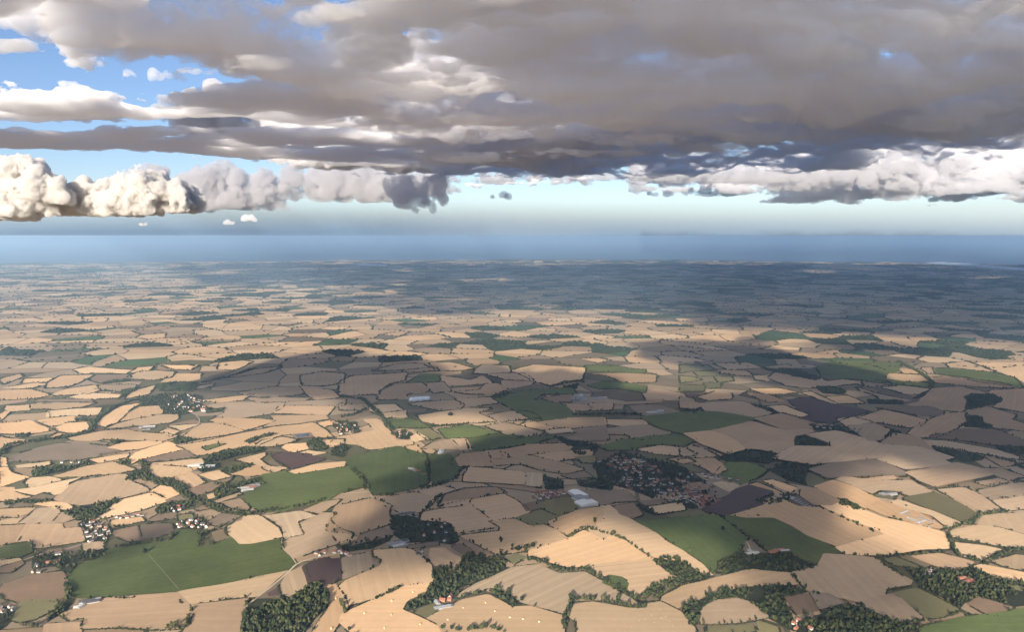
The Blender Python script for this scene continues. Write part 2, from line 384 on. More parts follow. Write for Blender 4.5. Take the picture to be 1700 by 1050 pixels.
# ================= shadow-casting cloud patches overhead and behind the viewer =================
SHADE=[ # photo outlines of the cloud shadows on the ground, cast by patches of cloud above
 [(370,628),(430,606),(480,592),(560,580),(640,590),(700,596),(800,604),(880,612),(960,606),(1010,622),(1050,650),(1080,672),(1150,664),(1230,672),(1330,662),(1420,672),(1520,650),(1720,640),(1760,700),(1760,800),(1600,800),(1480,782),(1350,800),(1260,838),(1150,842),(1060,846),(960,842),(900,852),(860,880),(760,896),(700,884),(640,900),(560,905),(500,880),(560,832),(640,830),(715,812),(735,780),(720,730),(690,700),(640,664),(560,660),(480,650),(420,644)],
 [(1060,604),(1040,586),(1100,566),(1180,562),(1250,574),(1330,598),(1420,618),(1480,630),(1400,646),(1300,634),(1200,618),(1120,606)],
 [(1250,900),(1330,905),(1380,930),(1500,925),(1530,975),(1600,965),(1660,1000),(1720,985),(1720,1080),(1400,1080),(1330,1035),(1230,1060),(1150,1010),(1190,960)],
 [(-40,930),(60,935),(110,980),(60,1080),(-60,1080)],

]
SHADE_HIGH=[[(680,478),(720,446),(1000,440),(1700,439),(1780,445),(1780,574),(1600,566),(1450,556),(1330,548),(1200,545),(1080,520),(960,506),(800,494)],[(230,452),(420,437),(680,440),(660,470),(500,462),(380,470)]]  # high cloud patches added out of view to darken the far land
LITSPOT=[[(700,690),(760,676),(840,682),(820,704),(720,708)],[(1080,690),(1030,660)]]
def shadow_patches():
    px=[];polys=[]
    for P in SHADE+SHADE_HIGH:
        zc=5200. if P in SHADE_HIGH else 1900.; k=zc/sdir.z
        P=np.array(P,float)
        # densify so that straight picture edges map well
        Q=np.concatenate([np.linspace(P[i],P[(i+1)%len(P)],6)[:-1] for i in range(len(P))])
        x,y,z=ground(Q[:,0],Q[:,1]); polys.append((zc,np.stack([x+sdir.x*k,y+sdir.y*k],1)))
    zc=1900.; k=zc/sdir.z; lit=np.array(LITSPOT[0],float); x,y,z=ground(lit[:,0],lit[:,1]); lit=np.stack([x+sdir.x*k,y+sdir.y*k],1)
    for n,(zc,P) in enumerate(polys):
        res=60. if zc<2000 else 140.; w=1 if zc<2000 else 2.5; lo=P.min(0)-400*w; hi=P.max(0)+400*w
        gx=np.arange(lo[0],hi[0],res); gy=np.arange(lo[1],hi[1],res); gz=np.arange(zc-130,zc+150,22)
        X,Y=np.meshgrid(gx,gy,indexing='ij')
        wx=X+110*w*fbm(X/500/w,Y/500/w,0*X+n,4); wy=Y+220*w*fbm(X/500/w+9,Y/500/w,0*X+n,4)
        c=inside(P,wx,wy).astype(float)
        if n==0: c-=1.0*inside(lit,wx,wy)
        for _ in range(9):
            q=np.pad(c,1,mode='edge'); c=(q[:-2,1:-1]+q[2:,1:-1]+q[1:-1,:-2]+q[1:-1,2:]+q[1:-1,1:-1])/5
        cov=np.clip(c*2.4-1.15,-1.25,.85)
        X3,Y3,Z3=np.meshgrid(gx,gy,gz,indexing='ij')
        f=(cov[:,:,None]+1.9*fbm(X3/560/w,Y3/560/w,Z3/260,5,.6)-((Z3-zc)/np.where(Z3>zc,90,60))**2*.8).astype(np.float32)
        for a in range(3):
            q=[slice(None)]*3
            for e in (0,-1):
                q[a]=e; f[tuple(q)]=-1
        V,F=surface_nets(f,lambda g:np.stack([lo[0]+g[:,0]*res,lo[1]+g[:,1]*res,gz[0]+g[:,2]*22],1))
        o=mesh_np('overhead_shade_clouds',V,F,CLV if n==2 else CLS)
        tag(o,'unseen grey clouds overhead, shaped to shade the fields below','clouds',None,'stuff')
shadow_patches()
print('shadow clouds',round(time.time()-T0,1))
# ================= farmland beyond the traced fields =================
def far_farmland():
    rs=np.random.RandomState(11); pts=[]
    D=1300.
    while D<26500:
        s=235+min(D,20000)*.0095; n=int(math.radians(84)*D/s)
        a=np.radians(np.linspace(-42,42,n))+rs.uniform(-.5,.5,n)*s/D
        d=D+rs.uniform(-.5,.5,n)*s*.9
        pts.append(np.stack([d*np.sin(a),d*np.cos(a)],1)); D+=s*.62
    P=np.concatenate(pts)
    vs,es,fs,*_=delaunay_2d_cdt([Vector(p) for p in P],[],[],0,1e-3)
    vs=np.array([tuple(v) for v in vs]); tri=np.array([f for f in fs if len(f)==3])
    a,b,c=vs[tri[:,0]],vs[tri[:,1]],vs[tri[:,2]]
    d=2*(a[:,0]*(b[:,1]-c[:,1])+b[:,0]*(c[:,1]-a[:,1])+c[:,0]*(a[:,1]-b[:,1]))
    q=lambda p:(p**2).sum(1)
    cx=(q(a)*(b[:,1]-c[:,1])+q(b)*(c[:,1]-a[:,1])+q(c)*(a[:,1]-b[:,1]))/d
    cy=(q(a)*(c[:,0]-b[:,0])+q(b)*(a[:,0]-c[:,0])+q(c)*(b[:,0]-a[:,0]))/d
    cc=np.stack([cx,cy],1)
    e2t={}; v2t=[[] for _ in vs]
    for t,f in enumerate(tri):
        for i in range(3):
            v2t[f[i]].append(t); e2t.setdefault((min(f[i],f[(i+1)%3]),max(f[i],f[(i+1)%3])),[]).append(t)
    # cell kinds, clumped by a slow noise: towards the right and far away more wood, on the left more stubble
    dist=np.hypot(vs[:,0],vs[:,1]); az=np.degrees(np.arctan2(vs[:,0],vs[:,1]))
    wood=.11+.16*np.clip((az+8)/20,0,1)*np.clip((dist-8000)/6000,0,1)+.10*np.clip((dist-14000)/6000,0,1)
    r=rs.rand(len(vs)); cl=vnoise(vs[:,0]/1500,vs[:,1]/1500,0*r+2.2)
    wood=wood*(1+1.5*cl)
    kind=np.where(r<wood,4,np.where(r<wood+.06,3,np.where(r<wood+.13,2,np.where(r<wood+.30,1,0))))
    # 0 stubble 1 tan 2 green 3 rough 4 wood
    px,py=pixel(vs[:,0],vs[:,1],14.)
    kind=np.where((py>600)&(kind!=1),np.where(r<.5,3,np.where(r<.8,1,5)),kind)
    V=[];F=[];COL=[];nv=0;woods=[]
    base={0:(.51,.36,.212),1:(.35,.26,.165),2:(.06,.10,.036),3:(.17,.135,.085),4:(.05,.055,.028),5:(.12,.11,.055)}
    hp=[];  # hedge sample points
    def warp(p): 
        return p+np.stack([vnoise(p[:,0]/260,p[:,1]/260,0*p[:,0]+5.5),vnoise(p[:,0]/260+31,p[:,1]/260,0*p[:,0]+9.5)],1)*70
    for (i,j),ts in e2t.items():
        if len(ts)!=2: continue
        if min(dist[i],dist[j])<3000 or max(dist[i],dist[j])>26300: continue
        m=(vs[i]+vs[j])/2
        if pixel(m[0],m[1],14.)[1]>612: continue
        if kind[i]==kind[j] and rs.rand()<.45: continue     # no hedge: the two cells read as one larger field
        A,B=cc[ts[0]],cc[ts[1]]; L=np.hypot(*(A-B))
        if L>1500: continue
        n=max(2,int(L/(20+dist[i]*.0022))); t=(np.arange(n)+rs.rand(n)*.8)/n
        w=warp(A[None]*(1-t[:,None])+B[None]*t[:,None]); keep=rs.rand(n)<rs.choice([.1,.45,.9]); hp.append(w[keep])
    for i in range(len(vs)):
        if not(1500<dist[i]<26200) or abs(az[i])>40.5: continue
        t=v2t[i]
        if len(t)<3: continue
        p=cc[t]; o=np.argsort(np.arctan2(p[:,1]-vs[i,1],p[:,0]-vs[i,0])); p=p[o]
        if np.abs(p-vs[i]).max()>1200: continue
        e=np.concatenate([np.linspace(p[k],p[(k+1)%len(p)],4)[:-1] for k in range(len(p))]); e=warp(e); ctr=e.mean(0)
        e=ctr+(e-ctr)*(1-6/max(60,np.hypot(*(e-ctr).T).mean()))
        z=terrain(e[:,0],e[:,1])+.6; n=len(e)
        V.append(np.concatenate([np.column_stack([e,z]),[[*ctr,terrain(ctr[0:1],ctr[1:2])[0]+.6]]]))
        k=np.arange(n); F.append(np.stack([nv+k,nv+(k+1)%n,nv+n+0*k],1)); nv+=n+1
        cjit=np.array(base[kind[i]])*rs.uniform(.62,1.15)*np.array([1+(q_:=rs.uniform(-.05,.05)),1,1-q_]); COL.append(np.tile(np.append(cjit,1),(n,1)))
        if kind[i]==4: woods.append((e,ctr))
    V=np.concatenate(V);F=np.concatenate(F);COL=np.concatenate(COL)
    def fm(n,b):
        at=nd(n,'ShaderNodeAttribute'); at.attribute_name='field_colour'
        geo=nd(n,'ShaderNodeNewGeometry'); n1=nd(n,'ShaderNodeTexNoise',Scale=1/220,Detail=4.0,Roughness=.6); n.links.new(geo.outputs['Position'],n1.inputs['Vector'])
        n.links.new(scaled(n,at.outputs['Color'],mathn(n,'ADD',mathn(n,'MULTIPLY',n1.outputs['Fac'],.5),.75)),b.inputs['Base Color'])
    me=mesh_data('farmland',V,F,mat('far_fields',fm),False)
    ca=me.attributes.new('field_colour','FLOAT_COLOR','FACE'); ca.data.foreach_set('color',COL.astype(np.float32).ravel())
    tag(link('farmland',me),kind='structure')
    return np.concatenate(hp),woods
HP,FARWOODS=far_farmland()
print('farmland',len(HP),len(FARWOODS),round(time.time()-T0,1))
# ---------------- lumps: bushes and trees as small meshes scattered into one
import bmesh
def ico(sub):
    bm=bmesh.new(); bmesh.ops.create_icosphere(bm,subdivisions=sub,radius=1); bm.verts.ensure_lookup_table()
    V=np.array([v.co[:] for v in bm.verts]); F=np.array([[v.index for v in f.verts] for f in bm.faces]); bm.free(); return V,F
I1,I2=ico(1),ico(2)
I3=ico(3)
def lump(src,seed,amp,fr=1.3):
    V,F=src; n=fbm(V[:,0]*fr+seed*3.7,V[:,1]*fr+seed*1.9,V[:,2]*fr+seed,3,.65)
    return V*(1+amp*n)[:,None],F
def tree_shape(seed,tall=1.0,blobs=7,sub=None):
    rs=np.random.RandomState(seed); Vs=[];Fs=[];n=0
    for i in range(blobs):
        V,F=lump(sub or I2,seed*17+i,.45,2.0)
        r=rs.uniform(.34,.52) if i else .62
        a=rs.uniform(0,6.28); q=rs.uniform(.25,.55) if i else 0
        c=np.array([q*math.cos(a),q*math.sin(a),(rs.uniform(.75,1.5) if i else 1.05)*tall])
        Vs.append(V*r*np.array([1,1,.9+.2*tall])+c); Fs.append(F+n); n+=len(V)
    return np.concatenate(Vs),np.concatenate(Fs)      # about 1 unit radius, top near 1.9
LOW=[lump(I1,i,.55) for i in range(8)]
MIDT=[tree_shape(50+i,blobs=3,sub=I1) for i in range(8)]
def scatter(shapes,P,sx,sz,rs,zlift=0.):
    P=np.asarray(P); n=len(P); pick=rs.randint(0,len(shapes),n); ang=rs.uniform(0,6.28,n); Vs=[];Fs=[];k0=0
    for s,(V,F) in enumerate(shapes):
        I=np.nonzero(pick==s)[0]
        if not len(I): continue
        ca,sa=np.cos(ang[I])[:,None],np.sin(ang[I])[:,None]
        x=(V[None,:,0]*ca-V[None,:,1]*sa)*sx[I][:,None]+P[I,0][:,None]
        y=(V[None,:,0]*sa+V[None,:,1]*ca)*sx[I][:,None]+P[I,1][:,None]
        z=(V[None,:,2]+zlift)*sz[I][:,None]+P[I,2][:,None]
        Vs.append(np.stack([x,y,z],-1).reshape(-1,3))
        Fs.append((F[None]+(np.arange(len(I))*len(V))[:,None,None]+k0).reshape(-1,3)); k0+=len(I)*len(V)
    return np.concatenate(Vs),np.concatenate(Fs)
def leaf_mix(F,nt,rs):
    # a material per tree: every tree of one shape has the same number of faces
    return rs.randint(0,3,len(F)//nt+1).repeat(nt)[:len(F)]
def with_z(p): return np.column_stack([p,terrain(p[:,0],p[:,1])])
rsF=np.random.RandomState(5)
P=with_z(HP); dd=np.hypot(P[:,0],P[:,1]); sx=rsF.uniform(4.5,10,len(P))*(1+dd/16000); sz=rsF.uniform(3,7.5,len(P))*(1+dd/40000)
V,F=scatter([lump(ico(1),i,.5) for i in range(5)],P,sx,sz,rsF,.3)
tag(mesh_np('hedgerows',V,F,M_HEDGE,False),kind='stuff')
pw=[]
for e,c in FARWOODS:
    d=np.hypot(*c); s=13+d*.0022; lo,hi=e.min(0),e.max(0); n=int((hi[0]-lo[0])*(hi[1]-lo[1])/s**2)
    q=lo+rsF.rand(n,2)*(hi-lo); q=q[inside(e,q[:,0],q[:,1])]; pw.append(q)
P=with_z(np.concatenate(pw)); dd=np.hypot(P[:,0],P[:,1]); sx=rsF.uniform(6,10,len(P))*(1+dd/9000); sz=rsF.uniform(6,9.5,len(P))
V,F=scatter([lump(ico(1),i+20,.5) for i in range(5)],P,sx,sz,rsF,.7)
tag(mesh_np('far_woodland',V,F,M_LEAF[0],False),kind='stuff'); print('far veg',len(V),round(time.time()-T0,1))
FIELDS_TXT='''
@1
g+ 870,308 960,303 985,330 975,365 985,385 1060,375 1130,343 1170,360 1195,375 1250,372 1385,343 1395,400 1440,440 1455,478 1420,503 1150,560 890,603 640,632 540,628 430,635 385,630 375,605 345,560 360,520 400,475 520,435 530,405 700,375 840,358 865,330
s 1130,290 1215,228 1290,237 1370,290 1392,335 1380,341 1250,366 1190,368 1135,320
s 890,610 1180,560 1420,507 1350,560 1270,635 1160,640 925,672
t 310,725 540,640 870,617 915,670 935,715 925,770 910,790 800,795 600,790 410,795 430,740 360,755
t 955,680 1225,650 1195,720 1175,805 1170,850 890,850 930,785 945,720
g 0,388 145,365 155,410 100,435 0,448 -60,445 -60,390
s 0,450 85,443 100,455 0,485
b 0,490 100,460 110,475 60,510 0,512
b 30,570 150,530 300,515 325,560 320,650 240,655 100,655 40,640 10,610
o 110,660 280,655 260,700 170,745 110,755 70,745
t 230,775 390,765 395,840 215,840
t 0,285 130,278 80,360 0,385 -50,385 -50,290
t 140,278 310,275 315,298 390,290 410,355 240,385 180,390 165,360 85,362
t 185,200 255,195 290,215 250,270 95,272
t 295,220 400,238 320,265 260,270
s 0,200 165,195 95,240 0,243 -50,240
s 0,248 95,244 75,270 0,275
s 180,170 250,165 320,170 350,195 330,205 270,200 240,188 190,180
s 500,232 560,185 600,155 740,122 820,158 700,205 480,250
s 555,255 690,240 705,262 560,288 550,275
t 335,90 390,65 470,50 580,30 620,30 640,65 720,98 725,110 560,155 480,170 385,180 280,150
s 750,115 800,82 870,100 893,125 820,150 760,130
b 825,155 895,128 935,150 850,165
t 860,50 940,15 1015,68 930,95
b 940,100 1020,75 1140,45 1130,60 1060,105 980,130
s 990,30 1085,8 1140,38 1060,55
s 720,5 760,-20 930,-5 940,5 920,25 850,45 790,45
t 1100,170 1190,150 1235,190 1215,208 1140,190
t 1060,160 1180,120 1195,130 1090,165
s 1030,130 1090,113 1110,125 1040,147
b 975,195 1030,170 1060,190 990,205
b 1030,265 1095,225 1205,220 1180,255 1080,280
o 885,230 945,225 955,245 890,255
b 740,255 790,225 865,218 850,245 775,260
b 560,310 680,285 695,350 640,360 555,325
b 690,282 840,275 850,315 770,340 700,350
t 415,370 505,362 505,395 420,408
b 325,395 395,375 390,420 335,425
b 200,410 320,395 330,415 215,425
k 1315,235 1490,210 1560,235 1470,260 1500,320 1410,338 1400,290 1350,250
t 1480,275 1600,222 1665,225 1635,260 1680,300 1700,305 1740,320 1735,345 1600,390 1465,440 1430,410 1415,345 1500,325
t 1515,205 1600,165 1680,155 1660,175 1610,205 1590,220
k 1385,585 1430,520 1500,485 1535,580 1490,600 1440,635 1400,620
d 1502,487 1590,450 1695,455 1712,500 1705,530 1640,570 1540,580
d 1330,620 1380,588 1395,625 1340,632
s 1625,585 1665,580 1700,630 1715,690 1670,775 1625,850 1530,850 1580,760 1625,690
s 0,90 70,95 75,115 145,135 100,150 0,160
s 150,45 240,38 305,55 150,90 125,65
s 80,107 160,97 310,65 390,50 330,75 325,95 300,120 270,130 220,115 180,130 150,125
@2
s 165,410 300,400 355,410 400,445 445,480 458,540 445,562 300,580 180,640 30,675 10,580 40,550 205,480 215,455 170,440
s 440,572 435,605 410,635 330,660 310,700 430,755 500,795 510,840 110,840 10,760 20,720 180,650 310,590
k 10,450 140,422 165,465 200,480 40,540 20,545
t 450,400 510,395 560,425 650,465 600,490 540,515 470,470 445,440
b 550,390 590,370 650,405 620,430
s 600,330 790,310 790,290 740,265 865,248 930,280 990,272 1060,300 1120,345 1010,380 930,400 780,420 700,380
b 600,345 700,390 770,425 720,435 640,395
t 410,220 500,200 640,185 690,215 745,260 735,275 750,290 570,315 545,265 410,255
t 655,155 810,128 870,160 935,215 860,240 750,258 700,210 650,185
t 485,190 530,125 640,98 760,93 815,122 640,150 500,180
t 510,168 640,153 645,180 520,195
o 875,245 990,205 1070,240 1045,270 950,278
s 1035,265 1180,205 1280,195 1300,215 1290,255 1230,290 1195,300 1130,325 1090,305
s 1235,295 1300,255 1305,225 1290,190 1335,185 1375,220 1430,250 1500,285 1545,315 1400,335 1290,350 1250,325
s 940,410 1120,355 1210,310 1300,355 1350,335 1410,365 1450,395 1545,450 1450,465 1290,480 1140,490 1030,465 985,440 945,450
s 1420,340 1560,320 1620,370 1700,415 1790,480 1840,525 1790,525 1700,465 1560,445 1530,425 1460,390
k 580,635 700,560 860,490 985,480 1080,520 1210,512 1290,560 1370,610 1490,680 1440,685 1300,655 1145,655 1110,715 960,680 900,660 830,610 760,590 600,645
k 1225,490 1530,457 1600,510 1660,545 1590,565 1550,600 1500,635 1455,635 1410,585 1425,555 1390,540 1330,535 1300,550
g^ 1300,570 1335,535 1390,545 1420,575 1405,610 1350,590
s 440,745 610,655 740,628 850,690 930,685 1000,705 1095,730 1095,840 530,840 490,770
o 355,710 480,670 485,700 430,740
s 1150,680 1250,660 1440,690 1510,692 1520,670 1580,660 1680,710 1700,735 1740,790 1745,840 1190,840 1185,760 1145,730
s 1590,648 1700,578 1850,545 2030,500 2100,508 2240,520 2270,575 2130,580 1990,585 1830,628 1740,668 1690,690 1640,665
o 815,440 870,420 920,440 860,465
b 340,385 470,362 470,380 350,400
b 495,525 560,510 560,540 510,555
o 620,550 680,520 690,540 640,570
t 0,185 150,150 245,185 230,210 250,265 150,300 90,325 0,310 -60,300 -30,200
t 195,150 370,120 465,145 440,180 385,215 300,215 230,185
t 395,110 480,82 560,100 500,130 430,125
s 0,315 85,345 0,370 -30,330
b 110,325 200,298 265,315 230,340 130,360 65,380
o 985,170 1090,145 1165,150 1180,195 1080,235 1010,205
b 905,180 975,165 990,195 925,210
b 1200,110 1400,110 1460,160 1350,165 1310,185 1240,160
s 1525,190 1690,165 1700,205 1570,225
b 1360,190 1450,175 1490,225 1440,245 1380,225
b 1490,160 1600,150 1605,165 1520,180
@3
g -215,268 -130,262 0,245 185,238 320,340 290,395 265,430 200,470 150,515 60,430 0,400 -70,350 -150,300
g 200,240 460,248 560,305 660,345 800,420 710,420 690,470 640,465 540,420 430,405 350,340
s 250,235 410,175 515,160 575,190 680,200 760,220 1000,325 880,355 765,385 620,330 555,290 470,250 330,248
s 690,190 790,182 900,210 1000,250 1130,275 1290,320 1325,380 1310,400 1190,405 1030,430 900,432 820,425 770,390 890,360 1010,328
t 600,105 680,105 785,165 740,185 655,180 595,135
s 665,95 760,65 850,95 985,160 905,200 830,160 760,145
s 920,200 990,168 1130,200 1290,290 1270,300 1130,270 1000,235
s 1040,175 1090,165 1250,220 1375,270 1310,295 1240,240 1110,205
t 850,90 1000,70 1130,65 1235,120 1130,140 1060,115 990,110 960,130
t 780,60 810,45 900,55 1040,40 1060,55 960,75 850,85
o 1110,155 1260,125 1370,175 1460,230 1430,270 1380,265 1250,215
t 1280,105 1410,95 1500,140 1590,205 1490,220 1400,170
t 1490,0 1600,0 1700,40 1620,55 1570,40
t 1460,65 1570,45 1635,60 1530,85
t 1475,105 1690,65 1740,125 1540,150 1500,130
t 1550,155 1700,130 1760,190 1610,205
s 1500,232 1700,220 1770,320 1700,320 1570,285 1480,275
s 1335,315 1470,280 1560,290 1700,330 1760,390 1700,390 1560,380 1400,350 1350,335
s 1350,365 1500,385 1575,400 1480,450 1380,430 1360,395
s 1540,460 1660,428 1740,440 1740,510 1600,480
s 1450,490 1500,475 1700,515 1740,570 1560,535
t 1150,435 1290,422 1440,462 1380,500 1290,490
o 1000,445 1090,447 1200,490 1150,490 1060,475
t 560,520 690,490 710,430 800,435 960,450 1010,490 1130,560 1120,580 1010,600 1000,630 890,665 770,640 640,610
t 100,740 120,690 170,655 270,645 340,665 425,735 280,760 110,765
b 515,630 638,622 678,700 570,720
b 642,620 730,630 800,670 690,700
t 895,670 1010,635 1080,650 1190,745 1050,760 960,720
o 1060,620 1170,595 1380,700 1280,735 1220,740
b 1240,595 1300,565 1420,610 1350,625
b 1430,670 1480,640 1640,690 1530,725
g 1200,785 1400,735 1700,695 1760,695 1760,850 1190,850
o 1570,575 1640,570 1700,590 1690,605
o 130,785 340,775 370,805 140,840
d 115,200 210,160 250,115 340,88 440,115 450,130 370,155 410,180 245,232 180,225
s 345,80 390,70 500,115 500,125
s 415,62 460,55 570,90 540,112
t 160,80 200,70 285,88 235,118
b 130,105 180,100 240,125 195,150 150,140
b 20,90 80,75 150,90 110,110 60,115
g 170,28 230,-32 330,-32 430,3 380,43 300,75
o 380,760 470,790 480,840 390,840
@4
b 55,500 70,470 290,410 420,415 520,425 590,445 490,460 380,495 250,490 150,500
s 545,430 600,408 780,395 790,410 700,435 620,445
s 90,520 240,500 245,515 200,525 100,530
s 440,490 560,470 630,465 620,480 500,505
s 265,575 430,525 560,505 655,540 640,550 500,565 400,575
s 0,530 45,530 60,555 140,575 0,625
s 0,480 30,485 40,520 0,525
s 345,385 510,350 640,340 680,355 870,370 860,380 790,400 560,390 450,400 370,395
s 530,335 590,310 760,270 870,265 880,285 830,310 700,320 620,330
s 480,315 510,280 600,225 700,210 650,240 590,300 520,325
s 600,290 620,265 700,230 790,225 800,260 720,280 610,300
s 275,335 330,310 420,305 445,340 370,355 300,350
s 190,295 360,275 365,300 250,325
k 5,305 60,270 230,258 235,285 100,300
s 245,250 370,240 495,235 480,265 430,275 350,270 240,280
s 160,215 330,212 465,210 400,230 270,240 165,240
s 30,225 155,218 150,245 30,250
b 180,205 200,190 440,188 460,205
s 0,150 150,140 250,170 180,185 0,195
s 240,175 330,140 470,120 490,150 430,165
s 330,185 440,160 590,168 580,185 470,190
k 480,140 500,120 670,120 660,145 600,155
s 620,185 660,150 750,125 770,125 740,165 660,180
s 240,105 300,75 460,70 400,105 330,130 230,135
b 450,95 480,70 630,68 640,85 500,110
s 640,80 690,55 770,50 860,55 840,85 760,95 660,90
s 640,60 680,35 755,28 730,50
s 370,45 430,30 640,45 620,62 400,62
s 0,90 100,65 110,80 20,115
s 110,110 130,90 250,85 230,105
s 20,135 170,110 230,115 160,135
s 800,105 860,65 990,65 990,90 920,105
s 790,20 900,22 980,20 940,45 860,40
t 1110,85 1230,45 1390,30 1310,60
s 1090,10 1200,0 1250,5 1160,45 1080,40
s 1000,195 1180,175 1250,165 1200,195 1090,210
t 1180,160 1350,130 1480,130 1500,165 1300,185
t 1220,185 1330,180 1540,185 1500,200 1290,210
t 1490,135 1640,145 1680,180 1550,195
t 1010,225 1130,205 1400,210 1390,235 1330,265 1180,285 1070,280 1120,255
t 1390,225 1650,225 1620,270 1360,260
t 1430,205 1700,190 1700,225 1410,222
s 1040,300 1080,285 1290,290 1350,300 1280,325 1210,345 1130,320
s 1310,330 1360,300 1350,275 1600,270 1620,290 1450,315
t 1490,75 1600,55 1700,65 1700,110 1600,125 1500,120
t 970,125 1060,115 1055,125 980,140
s 900,385 1000,315 1100,310 1200,350 1130,365 980,390
s 890,420 1040,395 1200,360 1350,330 1550,310 1600,345 1640,380 1560,385 1480,365 1390,370 1270,425 1180,440 1100,455 980,470 940,440
g^ 1010,430 1060,415 1110,415 1030,440
s 1260,430 1300,395 1400,380 1470,395 1380,420
s 1400,430 1420,415 1510,410 1520,435 1450,455
s 1570,310 1640,295 1670,310 1600,330
s 1600,395 1700,390 1700,410 1630,430
s 1490,455 1530,445 1610,455 1520,475
d 1350,470 1420,455 1500,460 1600,490 1540,510 1440,535 1410,520 1370,490
s 1430,550 1550,515 1700,500 1700,525 1460,565
s 1170,495 1310,460 1320,470 1290,490 1330,520 1420,530 1350,555 1260,510
s 1150,565 1270,520 1340,560 1240,575
s 650,480 680,455 830,405 900,440 780,470 700,490 650,515
b 710,490 800,465 920,445 970,480 830,495 720,505
s 720,560 760,510 880,500 990,490 1000,510 950,545 850,580 740,575
s 840,325 920,318 980,315 900,345
s 790,355 830,340 890,350 850,375
s 0,375 40,385 100,390 140,400 10,440 0,440
s 160,395 250,375 280,360 320,365 190,400
s 0,265 30,245 50,255 10,290
s 0,305 150,297 255,345 170,360 70,365 0,362
@5
t 0,215 100,225 130,245 0,245
t 75,75 330,60 310,100 240,115 200,140 190,165 40,170 0,165 0,110 50,80
t 185,190 215,150 270,115 400,110 440,150 330,165 330,190
t 420,112 510,105 550,150 460,160
g 330,110 395,65 500,65 500,105
t 500,75 580,85 640,95 700,75 750,110 540,125 505,100
t 160,50 290,15 400,15 440,35 300,45
t 320,45 470,35 480,50 320,60
t 440,10 560,10 660,40 560,50 480,45
t 570,155 690,145 720,115 780,115 850,160 770,165 650,165
t 660,60 700,20 830,25 840,55 740,65
t 720,65 900,60 960,100 820,95
s 845,50 960,20 1210,35 1190,95 1110,100 1040,125 960,100 880,60
g 1220,25 1330,20 1440,40 1500,45 1500,62 1220,50
t 1215,65 1400,60 1560,70 1555,105 1400,110 1330,75
t 800,100 950,105 940,120 860,135 810,135
t 345,215 400,205 560,195 605,220 590,240 480,245
t 560,190 740,182 780,210 620,230
s 385,270 620,235 750,240 680,260 720,275 770,300 620,310 490,320 410,300
t 735,270 850,250 930,255 985,282 800,300
g 760,185 900,150 1150,135 1160,165 1000,170 960,195 1100,215 1140,245 1150,285 970,295 900,265 850,235
g 1230,125 1280,105 1400,105 1510,130 1500,160 1390,140 1300,140
b 1000,185 1110,168 1160,175 1140,205 1060,205
t 1100,212 1220,218 1240,240 1220,250 1150,245
t 1230,215 1350,210 1340,245 1250,245
t 1500,165 1560,140 1700,165 1700,195 1520,198
t 1360,205 1480,205 1590,195 1580,210 1370,220
b 1430,225 1560,215 1700,260 1690,280 1500,275
t 985,305 1130,285 1305,282 1310,320 1130,335 1050,325
t 1315,295 1490,295 1510,300 1510,320 1420,330 1330,315
t 1325,340 1510,320 1635,360 1500,395 1440,390 1430,370 1330,365
b 1150,345 1310,325 1325,390 1240,400 1110,390 1180,360
t 725,325 830,308 1000,350 990,365 860,385
t 890,320 960,305 1070,335 1020,345
t 1020,350 1130,338 1150,355 1040,365
g 490,340 640,320 780,360 640,382 530,385
g 635,390 780,360 930,380 1040,375 1050,385 930,415 700,445 650,440
g 220,290 340,285 440,330 360,335 240,330
o 370,345 440,335 500,380 430,395
t 460,405 540,390 590,440 470,435 410,435
t 545,390 625,385 650,440 595,442
s 0,375 130,355 170,345 115,295 190,290 230,340 270,370 270,395 345,395 355,415 250,425 150,440 105,430 90,415 0,410 -40,405
s 345,365 390,360 430,385 360,405
s 325,425 380,420 410,455 345,460
s 145,222 265,215 305,245 190,258 150,248
s 200,258 320,248 325,285 230,285
t 800,445 930,415 1120,412 1155,440 1000,460 830,480
t 960,470 1100,450 1240,445 1240,470 1080,500
t 755,495 930,473 1080,505 1200,540 1100,560 1000,545 900,515 780,520
t 545,510 600,465 720,455 760,520 650,528 570,525
t 720,450 800,445 830,480 750,490
k 610,600 640,530 910,555 905,615 700,605
k 915,620 920,560 1000,565 995,628
o 1170,480 1250,475 1270,505 1200,505
t 1480,440 1590,420 1700,435 1760,470 1700,475 1580,465
t 1625,490 1700,480 1750,500 1700,510
t 1405,490 1490,490 1480,510 1420,505
b 1100,570 1200,550 1240,575 1150,585
g 1290,425 1400,395 1570,375 1700,370 1750,400 1700,425 1560,415 1450,440 1340,445
@6
b 640,545 780,510 970,495 1110,560 1100,575 920,575 830,580 740,590
t 460,490 560,430 750,432 740,415 620,375 770,355 950,405 1080,465 960,490 800,505 660,520
t 155,350 350,308 470,340 520,350 640,345 660,360 600,375 565,380 555,430 480,465 390,445 300,440 275,410 230,380
s 15,370 150,357 225,380 280,410 310,445 240,470 130,430
t 75,425 185,475 100,480 0,475 0,440
t 0,490 165,485 220,540 165,560 60,510 0,500
g -195,285 -90,275 0,262 200,258 385,288 300,315 150,350 0,365 -100,340
t 370,295 500,272 655,315 620,320 650,340 525,350
t 85,220 160,215 300,210 450,265 360,285 200,260 130,255
s 415,230 510,222 635,270 590,278 500,255
d 530,195 640,185 790,225 890,240 920,255 800,290 750,310 650,300 590,285 640,265 580,240
s 350,140 480,135 570,155 500,165 420,165
s 600,160 650,155 775,212 740,210
s 720,180 830,175 910,210 790,212
s 85,180 180,150 250,165 245,190 140,195
t 330,158 440,170 510,200 430,205 350,175
t 440,85 480,55 550,60 560,80 690,80 720,100 800,90 880,95 890,125 860,115 670,130 640,135 540,125
t 890,100 1000,100 1060,125 980,130 900,125
t 980,130 1060,122 1230,140 1180,165 1120,165
